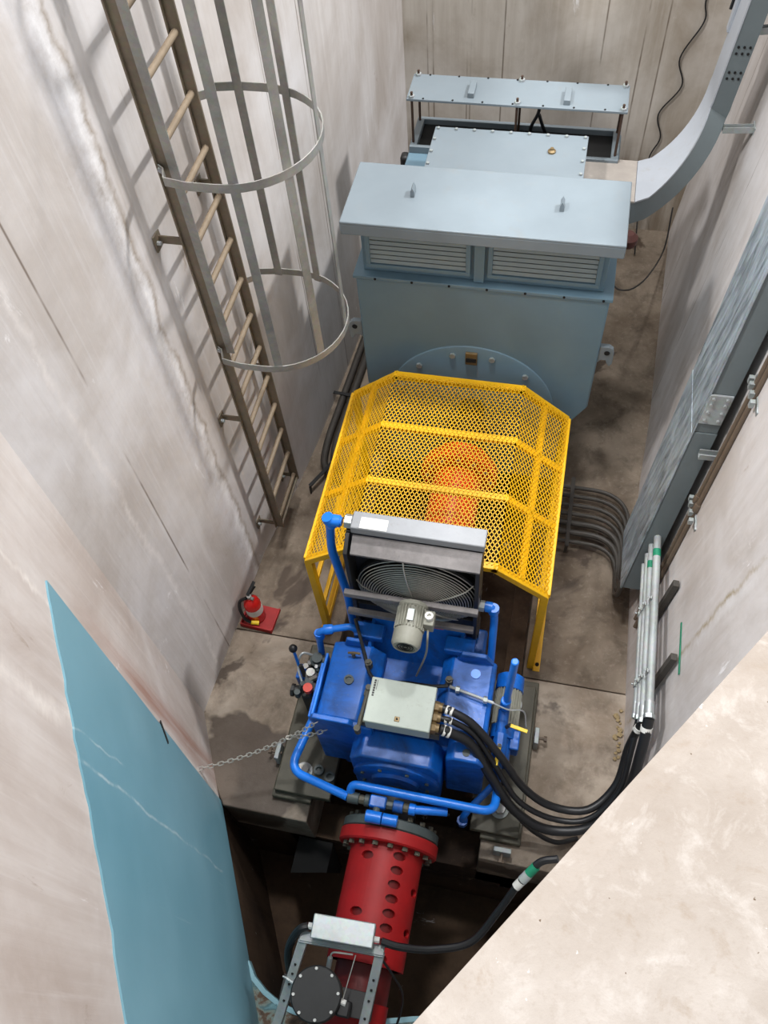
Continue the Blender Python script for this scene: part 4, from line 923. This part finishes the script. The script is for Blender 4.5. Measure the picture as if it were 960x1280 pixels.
# ================================================================== PUMP MOTOR right of the gearbox
PX, PZ = 0.065, 0.60
P = thing('pump_motor', 'blue pump motor with grey fins at the right side of the gearbox', 'pump', (PX, 1.85, 0.13))
build(MB().lathe([(0.0, 2.06), (0.07, 2.06), (0.085, 2.05), (0.088, 1.98), (0.088, 1.955)], (PX, 0, PZ), (0, 1, 0), 28), 'fan_cowl', 'blue', P)
pb = build(MB().cyl((PX, 1.72, PZ), (PX, 1.96, PZ), 0.068, 24), 'motor_body', 'motor', P)
fm = MB()
for k in range(22):
    t = 2 * math.pi * k / 22; e = Vector((math.cos(t), 0, math.sin(t))); q = Vector((PX, 0, PZ)) + e * 0.074
    fm.bar(q + Vector((0, 1.73, 0)), q + Vector((0, 1.955, 0)), 0.005, 0.018, e)
build(fm, 'cooling_fins', 'motor', pb)
build(MB().cyl((PX, 1.64, PZ), (PX, 1.72, PZ), 0.08, 24).cyl((PX, 1.50, PZ), (PX, 1.64, PZ), 0.055, 20), 'pump_body', 'blue', P)
build(MB().box(PX - 0.05, PX + 0.05, 1.60, 1.95, 0.13, PZ - 0.06), 'pedestal', 'blue', P, 0.01)
build(MB().box(PX + 0.04, PX + 0.10, 1.58, 1.70, PZ - 0.08, PZ + 0.05), 'valve_block', 'blue', P, 0.008)
build(MB().cyl((0.05, 1.80, 0.66), (0.065, 1.82, 1.42), 0.022, 14).cyl((0.05, 1.80, 0.74), (0.051, 1.80, 0.86), 0.032, 10), 'riser_pipe', 'pipe_blue', P, 0.006)
build(MB().cyl((0.048, 1.79, 0.70), (0.048, 1.62, 0.72), 0.034, 14).cyl((0.048, 1.64, 0.72), (0.048, 1.52, 0.70), 0.042, 8).cyl((0.05, 1.52, 0.70), (0.06, 1.40, 0.6), 0.026, 14), 'ball_valve', 'blue', P)
build(MB().bar((0.095, 1.68, 0.78), (0.20, 1.66, 0.78), 0.022, 0.008), 'valve_handle', 'tag_yellow', P, 0.002)
build(MB().bar((0.050, 1.56, 0.77), (0.042, 1.44, 0.745), 0.022, 0.008), 'valve_handle', 'tag_yellow', P, 0.002)
build(MB().cyl((0.06, 1.68, 0.70), (0.095, 1.68, 0.785), 0.012, 8).cyl((0.05, 1.55, 0.72), (0.05, 1.55, 0.775), 0.012, 8), 'valve_stem', 'dark', P)

# ================================================================== VALVE MANIFOLD left of the gearbox
V = thing('valve_manifold', 'cluttered oil valve manifold with black-knobbed lever on the left of the gearbox', 'valve', (-1.17, 1.85, 0.13))
build(MB().box(-1.20, -1.09, 1.68, 1.98, 0.08, 0.56), 'manifold_block', 'dark', V, 0.01)
build(MB().lathe([(0.0, 0), (0.045, 0), (0.05, 0.01), (0.05, 0.06), (0.035, 0.07), (0.035, 0.10), (0, 0.10)], (-1.14, 1.92, 0.56), (0, 0, 1), 18), 'valve_cap', 'greydisc', V)
build(MB().lathe([(0.0, 0), (0.035, 0), (0.038, 0.05), (0.028, 0.06), (0.028, 0.09), (0, 0.09)], (-1.16, 1.82, 0.56), (0, 0, 1), 18), 'valve_cap', 'steel', V)
build(MB().lathe([(0.0, 0), (0.03, 0), (0.03, 0.08), (0, 0.08)], (-1.12, 1.73, 0.56), (0, 0, 1), 6), 'valve_cap', 'dark', V)
build(MB().cyl((-1.20, 1.75, 0.48), (-1.27, 1.74, 0.48), 0.035, 14).cyl((-1.27, 1.74, 0.48), (-1.29, 1.74, 0.48), 0.042, 8), 'port_plug', 'dark', V)
build(MB().box(-1.27, -1.20, 1.80, 1.90, 0.42, 0.56), 'lever_block', 'blue', V, 0.008)
build(MB().cyl((-1.25, 1.855, 0.55), (-1.275, 1.90, 0.76), 0.010, 8), 'lever', 'pipe_blue', V)
build(MB().lathe([(0.0, -0.028)] + [(0.028 * math.cos(R(a)), 0.028 * math.sin(R(a))) for a in range(-75, 90, 15)] + [(0.0, 0.028)], (-1.277, 1.905, 0.78), (0, 0, 1), 16), 'lever_knob', 'black', V)
build(MB().cyl((-1.14, 1.70, 0.66), (-1.14, 1.70, 0.70), 0.03, 18), 'red_cap', 'redcap', V)
build(MB().cyl((-1.14, 1.70, 0.50), (-1.14, 1.70, 0.665), 0.018, 12), 'cap_stem', 'dark', V)
build(MB().cyl((-1.13, 1.86, 0.645), (-1.13, 1.86, 0.66), 0.012, 10), 'gauge_glass', 'tag_white', V)
build(MB().tube(bend([(-1.13, 1.97, 0.56), (-1.12, 2.0, 0.90), (-0.90, 2.06, 0.93), (-0.86, 2.03, 0.80)], 0.05, 6), 0.022, 12), 'feed_pipe', 'pipe_blue', V)
build(MB().lathe([(0.03, -0.035), (0.033, -0.02), (0.033, 0.02), (0.03, 0.035)], (-1.12, 2.0, 0.84), (0, 0, 1), 12).lathe([(0.03, -0.03), (0.033, -0.02), (0.033, 0.02), (0.03, 0.03)], (-1.06, 2.02, 0.905), (1, 0.25, 0), 12), 'pipe_union', 'pipe_blue', V)
random.seed(21)
for k in range(9):
    x, y, z = random.uniform(-1.22, -1.1), random.uniform(1.66, 1.98), random.uniform(0.5, 0.6)
    build(MB().cyl((x, y, z), (x + random.uniform(-0.04, 0.04), y + random.uniform(-0.04, 0.04), z + random.uniform(0.04, 0.09)), random.uniform(0.010, 0.02), 6 if k % 2 else 10), 'fitting', random.choice(['greydisc', 'steel', 'dark', 'sole']), V)

build(MB().cyl((-1.20, 1.90, 0.58), (-1.09, 1.93, 0.62), 0.022, 6).cyl((-1.17, 1.78, 0.60), (-1.10, 1.80, 0.66), 0.02, 6), 'union_nut', 'steel', V)
build(MB().box(-1.19, -1.13, 1.72, 1.79, 0.56, 0.63), 'solenoid', 'greydisc', V, 0.006)
build(MB().tube(spline([(-1.16, 1.95, 0.60), (-1.24, 1.93, 0.66), (-1.26, 1.86, 0.60), (-1.22, 1.78, 0.56)], 6), 0.008, 8), 'thin_tube', 'alu', V)
V.location += Vector((-0.03, 0.0, 0.05))

# ================================================================== CHAIN
CH = thing('steel_chain', 'thin steel chain slung from the blue lining to the gearbox', 'chain', (-1.70, 1.06, 0.55))
def sag(a, b, d, n):
    a, b = Vector(a), Vector(b); return [a.lerp(b, i / n) + Vector((0, 0, -d * 4 * (i / n) * (1 - i / n))) for i in range(n + 1)]
cpath = sag((-1.775, 1.14, 0.50), (-1.02, 1.455, 0.90), 0.10, 40)
lk = []
for i in range(17):
    t = 2 * math.pi * i / 16; lk.append((0.011 * math.cos(t) + 0.009 * (1 if math.cos(t) > 0 else -1), 0.0105 * math.sin(t), 0))
linkm = MB().tube(lk, 0.0034, 6, False)
first = None
def lay(path, first):
    for i in range(len(path) - 1):
        a, b = path[i], path[i + 1]; c = (a + b) / 2; d = b - a
        e = d.to_track_quat('X', 'Z').to_matrix().to_4x4() @ Matrix.Rotation(R(90 * (i % 2) + 25), 4, 'X')
        e = e.to_euler()
        if first is None: first = local(linkm, 'chain_link', 'chain', c, CH, 0, e)
        else: dup(first, 'chain_link', c, CH, e)
    return first
def respace(path, step):
    out = [path[0]]; acc = 0
    for a, b in zip(path[:-1], path[1:]):
        L_ = (b - a).length; t = step - acc
        while t <= L_: out.append(a.lerp(b, t / L_)); t += step
        acc = (acc + L_) % step if L_ else acc
    return out
first = lay(respace(cpath, 0.033), None)
lay(respace(sag((-1.22, 1.372, 0.735), (-0.96, 1.455, 0.80), 0.035, 20), 0.033), first)

# ================================================================== FIRE EXTINGUISHER
t = thing('extinguisher_tray', 'flat red tray on the floor under the fire extinguisher', 'tray', (-1.83, 2.43, 0))
ang = Matrix.Rotation(R(-4), 4, 'Z'); TM = Matrix.Translation((-1.835, 2.425, 0)) @ ang
build(MB().box(-0.125, 0.125, -0.10, 0.10, -0.012, 0.006, TM), 'tray_plate', 'tray_red', t, 0.002)
m = MB().box(-0.125, 0.125, -0.10, -0.088, 0.006, 0.04, TM).box(-0.125, -0.113, -0.088, 0.10, 0.006, 0.04, TM).box(0.113, 0.125, -0.088, 0.10, 0.006, 0.02, TM)
build(m, 'tray_rim', 'tray_red', t, 0.002)
EX = thing('fire_extinguisher', 'red fire extinguisher with black handle and hose by the left wall', 'extinguisher', (-1.86, 2.43, 0.006))
ex, ey = -1.86, 2.43
eb = build(MB().lathe([(0.0, 0.008), (0.060, 0.008), (0.064, 0.02), (0.064, 0.22), (0.056, 0.26), (0.036, 0.285), (0.022, 0.295), (0.022, 0.31), (0.0, 0.31)], (ex, ey, 0), (0, 0, 1), 32), 'cylinder', 'ext_red', EX)
build(MB().lathe([(0.0648, 0.12), (0.0648, 0.20)], (ex, ey, 0), (0, 0, 1), 32), 'label_band', 'tag_white', eb)
build(MB().cyl((ex, ey, 0.30), (ex, ey, 0.345), 0.018, 14).cyl((ex, ey, 0.325), (ex + 0.035, ey - 0.01, 0.325), 0.012, 10), 'valve', 'steel', EX)
build(MB().bar((ex - 0.01, ey, 0.35), (ex + 0.02, ey + 0.10, 0.39), 0.024, 0.012).bar((ex - 0.01, ey, 0.335), (ex + 0.015, ey + 0.09, 0.335), 0.022, 0.010), 'handle', 'black', EX, 0.003)
build(MB().tube(spline([(ex - 0.02, ey - 0.01, 0.325), (ex - 0.07, ey - 0.03, 0.29), (ex - 0.08, ey - 0.055, 0.20), (ex - 0.055, ey - 0.078, 0.10), (ex - 0.01, ey - 0.08, 0.06)], 6), 0.013, 8), 'hose', 'black', EX)
build(MB().cyl((ex - 0.015, ey - 0.08, 0.065), (ex + 0.04, ey - 0.07, 0.05), 0.017, 12), 'nozzle', 'tag_yellow', EX)

# ================================================================== RED SHAFT
RX, RZ = -0.535, 0.25
H = thing('turbine_shaft', 'big red hollow turbine shaft with oval slots and bolted flange', 'shaft', (RX, 0.6, RZ))
tube = build(MB().lathe([(0.20, 0.30), (0.225, 0.30), (0.225, 0.95), (0.20, 0.95), (0.20, 0.30)], (RX, 0, RZ), (0, 1, 0), 72), 'shaft_tube', 'red', H)
cut = MB()
def slot(y, deg, rr=0.03, ln=0.020):
    t = R(deg); e = Vector((math.sin(t), 0, math.cos(t))); c = Vector((RX, y, RZ)); s = Vector((math.cos(t), 0, -math.sin(t)))
    n_ = 20; pr = []
    for i in range(n_):
        q = 2 * math.pi * i / n_; pr.append((1.35 * rr * math.cos(q), 0.8 * rr * math.sin(q)))
    cut.prism(pr, lambda a, b: c + e * 0.15 + s * a + Vector((0, b, 0)), lambda a, b: c + e * 0.28 + s * a + Vector((0, b, 0)))
for k in range(8): slot(0.885 - 0.078 * k, 26)
for yy in (0.86, 0.55): slot(yy, -24)
slot(0.72, 70); slot(0.5, 70)
cme = bpy.data.meshes.new('cutter'); cme.from_pydata(cut.v, [], cut.f)
bm = bmesh.new(); bm.from_mesh(cme); bmesh.ops.recalc_face_normals(bm, faces=bm.faces); bm.to_mesh(cme); bm.free()
co = bpy.data.objects.new('cutter', cme); COL.objects.link(co)
bo = tube.modifiers.new('slots', 'BOOLEAN'); bo.operation = 'DIFFERENCE'; bo.object = co; bo.solver = 'EXACT'
bpy.context.view_layer.update()
dg = bpy.context.evaluated_depsgraph_get()
nm = bpy.data.meshes.new_from_object(tube.evaluated_get(dg)); tube.modifiers.clear(); tube.data = nm
bpy.data.objects.remove(co, do_unlink=True)
for p in nm.polygons: p.use_smooth = True
nm.set_sharp_from_angle(angle=R(35))
build(MB().cyl((RX, -0.10, RZ), (RX, 0.31, RZ), 0.165, 40), 'inner_shaft', 'shaded_red', H)
build(MB().cyl((RX, 0.305, RZ), (RX, 0.945, RZ), 0.197, 48), 'slot_liner', 'shaded_red', H)  # pocket floor, its shade put into the darker red
fl_ = build(MB().lathe([(0.2, 0.935), (0.295, 0.935), (0.305, 0.945), (0.305, 1.01), (0.2, 1.01)], (RX, 0, RZ), (0, 1, 0), 64), 'red_flange', 'red', H)
series(MB().hexbolt((0, 0, 0), (0, -1, 0), 0.018, 0.022), 'bolt', 'sole', [(RX + 0.262 * math.sin(R(20 * k + 8)), 0.935, RZ + 0.262 * math.cos(R(20 * k + 8))) for k in range(18)], fl_)
gd = build(MB().lathe([(0.15, 1.012), (0.285, 1.012), (0.298, 1.022), (0.298, 1.07), (0.28, 1.08), (0.15, 1.08)], (RX, 0, RZ), (0, 1, 0), 64), 'grey_flange', 'greydisc', H)
series(MB().hexbolt((0, 0, 0), (0, 1, 0), 0.018, 0.025), 'nut', 'sole', [(RX + 0.262 * math.sin(R(20 * k + 8)), 1.08, RZ + 0.262 * math.cos(R(20 * k + 8))) for k in range(18)], gd)
build(MB().lathe([(0.165, -0.10), (0.176, -0.10), (0.176, 0.12), (0.165, 0.12)], (RX, 0, RZ), (0, 1, 0), 48), 'lower_collar', 'red', H)

# ================================================================== ACTUATOR STAND at the pit nose
A = thing('actuator_stand', 'galvanised channel frame standing over the shaft pit edge', 'stand', (-0.68, 0.0, 0.0))
build(MB().bar((-0.865, 0.345, 0.70), (-0.405, 0.362, 0.70), 0.05, 0.035), 'cross_channel', 'galv', A, 0.003)
build(MB().bar((-0.865, 0.317, 0.685), (-0.405, 0.334, 0.685), 0.006, 0.05), 'channel_lip', 'galv', A)
for a, b in (((-0.845, 0.34, 0.69), (-0.93, -0.16, 0.45)), ((-0.425, 0.355, 0.69), (-0.47, -0.16, 0.45))):
    ps = build(MB().bar(a, b, 0.05, 0.03, (0, 0.2, 1)), 'post', 'galv', A, 0.003)
    series(MB().cyl((0, 0, 0), (0, 0.0015, 0.003), 0.007, 10), 'hole', 'hole', [Vector(a).lerp(Vector(b), q) + Vector((0, -0.008, 0.015)) for q in (0.25, 0.34, 0.44, 0.6)], ps)
    build(MB().bar(b, (b[0], b[1], 0.0), 0.05, 0.03, (0, 1, 0)), 'leg', 'galv', A, 0.003)
build(MB().box(-0.93, -0.42, 0.03, 0.16, 0.535, 0.55), 'mount_plate', 'dark', A, 0.003)
J = thing('terminal_box', 'small grey aluminium terminal box on the channel frame', 'junction box', (-0.63, 0.41, 0.72))
jr = Matrix.Translation((-0.63, 0.405, 0.718)) @ Matrix.Rotation(R(2.5), 4, 'Z')
build(MB().box(-0.165, 0.165, -0.058, 0.058, 0, 0.075, jr), 'box_body', 'alu', J, 0.006)
build(MB().box(-0.168, 0.168, -0.061, 0.061, 0.077, 0.095, jr), 'lid', 'alu', J, 0.006)
build(MB().cyl(jr @ Vector((0.165, -0.01, 0.035)), jr @ Vector((0.195, -0.01, 0.035)), 0.016, 8), 'cable_gland', 'tag_white', J)
build(MB().cyl(jr @ Vector((-0.165, 0.0, 0.04)), jr @ Vector((-0.195, 0.0, 0.04)), 0.018, 8), 'cable_gland', 'tag_white', J)
bc_ = [(-0.425, 0.40, 0.755), (-0.322, 0.395, 0.74), (-0.156, 0.42, 0.70), (0.04, 0.496, 0.70), (0.16, 0.66, 0.80), (0.24, 0.79, 0.92), (0.33, 0.90, 1.02), (0.42, 0.93, 1.06)]
t = thing('pit_cable', 'thick black cable crossing the dark pit to the right wall', 'cable', bc_[0])
build(MB().tube(spline(bc_, 8), 0.020, 10), 'sheath', 'black', t)
for q0, q1, r, mt, nm_ in ((-0.1, 0.15, 0.024, 'tag_white', 'marker_sleeve'), (0.2, 0.5, 0.026, 'galv', 'connector'), (0.5, 0.85, 0.025, 'green', 'green_tape')):
    a, b = Vector((0.24, 0.79, 0.92)), Vector((0.33, 0.90, 1.02)); build(MB().cyl(a.lerp(b, q0), a.lerp(b, q1), r, 12), nm_, mt, t)
o = build(MB().tube(spline([(-0.825, 0.395, 0.755), (-0.875, 0.365, 0.74), (-0.93, 0.281, 0.60), (-0.955, 0.20, 0.30), (-0.965, 0.13, -0.1), (-0.96, 0.10, -0.5)], 8), 0.022, 10), 'pit_cable', 'black'); tag(o, 'black cable looping down left of the terminal box', 'cable')
o = build(MB().tube(spline([(-0.42, 0.33, 0.68), (-0.35, 0.27, 0.55), (-0.285, 0.19, 0.40), (-0.30, 0.05, 0.20), (-0.36, -0.08, 0.02)], 8), 0.007, 8), 'thin_cable', 'black'); tag(o, 'thin black wire right of the channel frame', 'cable')
AC = thing('round_actuator', 'black round bolted actuator on the channel frame above the pit', 'actuator', (-0.715, 0.095, 0.55))
ac = Vector((-0.715, 0.095, 0))
dk = build(MB().lathe([(0.0, 0.56), (0.11, 0.56), (0.13, 0.60), (0.13, 0.645), (0.135, 0.65), (0.135, 0.70), (0.128, 0.706), (0.0, 0.706)], ac, (0, 0, 1), 48), 'diaphragm_case', 'dark', AC)
series(MB().cyl((0, 0, 0), (0, 0, 0.012), 0.008, 8), 'bolt', 'tag_white', [ac + Vector((0.118 * math.cos(R(45 * k + 12)), 0.118 * math.sin(R(45 * k + 12)), 0.704)) for k in range(8)], dk)
build(MB().lathe([(0.131, 0.60), (0.1335, 0.605), (0.1335, 0.64), (0.131, 0.645)], ac, (0, 0, 1), 48), 'brass_band', 'brass', AC)
build(MB().cyl(ac + Vector((0, 0, 0.55)), ac + Vector((0, 0, 0.57)), 0.06, 16), 'stem', 'dark', AC)
build(MB().box(-0.60, -0.53, 0.02, 0.10, 0.55, 0.66), 'switch_block', 'dark', AC, 0.01)
build(MB().cyl((-0.59, 0.09, 0.66), (-0.555, 0.085, 0.66), 0.016, 8), 'fitting', 'tag_white', AC)
build(MB().tube(bend([(-0.685, 0.22, 0.66), (-0.68, 0.27, 0.70), (-0.675, 0.30, 0.74), (-0.56, 0.31, 0.745)], 0.03, 6), 0.005, 8).tube([(-0.545, 0.31, 0.745), (-0.575, 0.09, 0.67)], 0.003, 6), 'capillary', 'chain', AC)
build(MB().cyl((-0.685, 0.215, 0.65), (-0.68, 0.275, 0.705), 0.014, 8), 'fitting', 'alu', AC)
build(MB().cyl((-0.845, 0.12, 0.66), (-0.89, 0.135, 0.66), 0.012, 8).cyl((-0.89, 0.135, 0.66), (-0.915, 0.14, 0.66), 0.006, 8), 'fitting', 'alu', AC)

# ================================================================== SMALL THINGS
o = build(MB().tube(spline([(0.83, 7.18, 2.6), (0.825, 7.18, 2.2), (0.851, 7.18, 2.026), (0.733, 7.18, 1.731), (0.799, 7.18, 1.495), (0.663, 7.18, 1.232), (0.723, 7.18, 1.005), (0.665, 7.17, 0.80), (0.66, 7.10, 0.4), (0.7, 6.8, 0.01)], 8), 0.0065, 8), 'hanging_cable', 'black'); tag(o, 'dark wavy cable hanging down the far end wall', 'cable')
o = build(MB().tube(spline([(0.95, 6.9, 0.50), (0.93, 6.6, 0.28), (0.75, 5.793, 0.66), (0.60, 5.35, 0.90), (0.45, 4.849, 1.33), (0.335, 4.25, 1.93)], 8), 0.007, 8), 'looping_cable', 'black'); tag(o, 'dark cable looping from the right wall to the generator side', 'cable')
o = build(MB().tube([(0.885, 5.87, 3.5), (0.855, 5.865, 3.05), (0.835, 5.86, 2.80)], 0.010, 8), 'clip_cable', 'black'); tag(o, 'short dark cable beside the top of the curved duct', 'cable')
random.seed(9)
pb_ = None
for k in range(16):
    y = 1.84 + 0.022 * k + random.uniform(-0.01, 0.01); r = random.uniform(0.010, 0.024)
    bm = bmesh.new(); bmesh.ops.create_icosphere(bm, subdivisions=1, radius=r)
    for v in bm.verts: v.co *= random.uniform(0.8, 1.15)
    for v in bm.verts: v.co.z *= 0.75
    me = bpy.data.meshes.new('pebble'); bm.to_mesh(me); bm.free()
    o = link('pebble', me, 'pebble'); o.location = (0.845 - random.uniform(0.0, 0.035), y, r * 0.68)
    tag(o, 'small yellowish pebble in the row along the right wall foot', 'pebble', 'pebbles along the right wall foot')
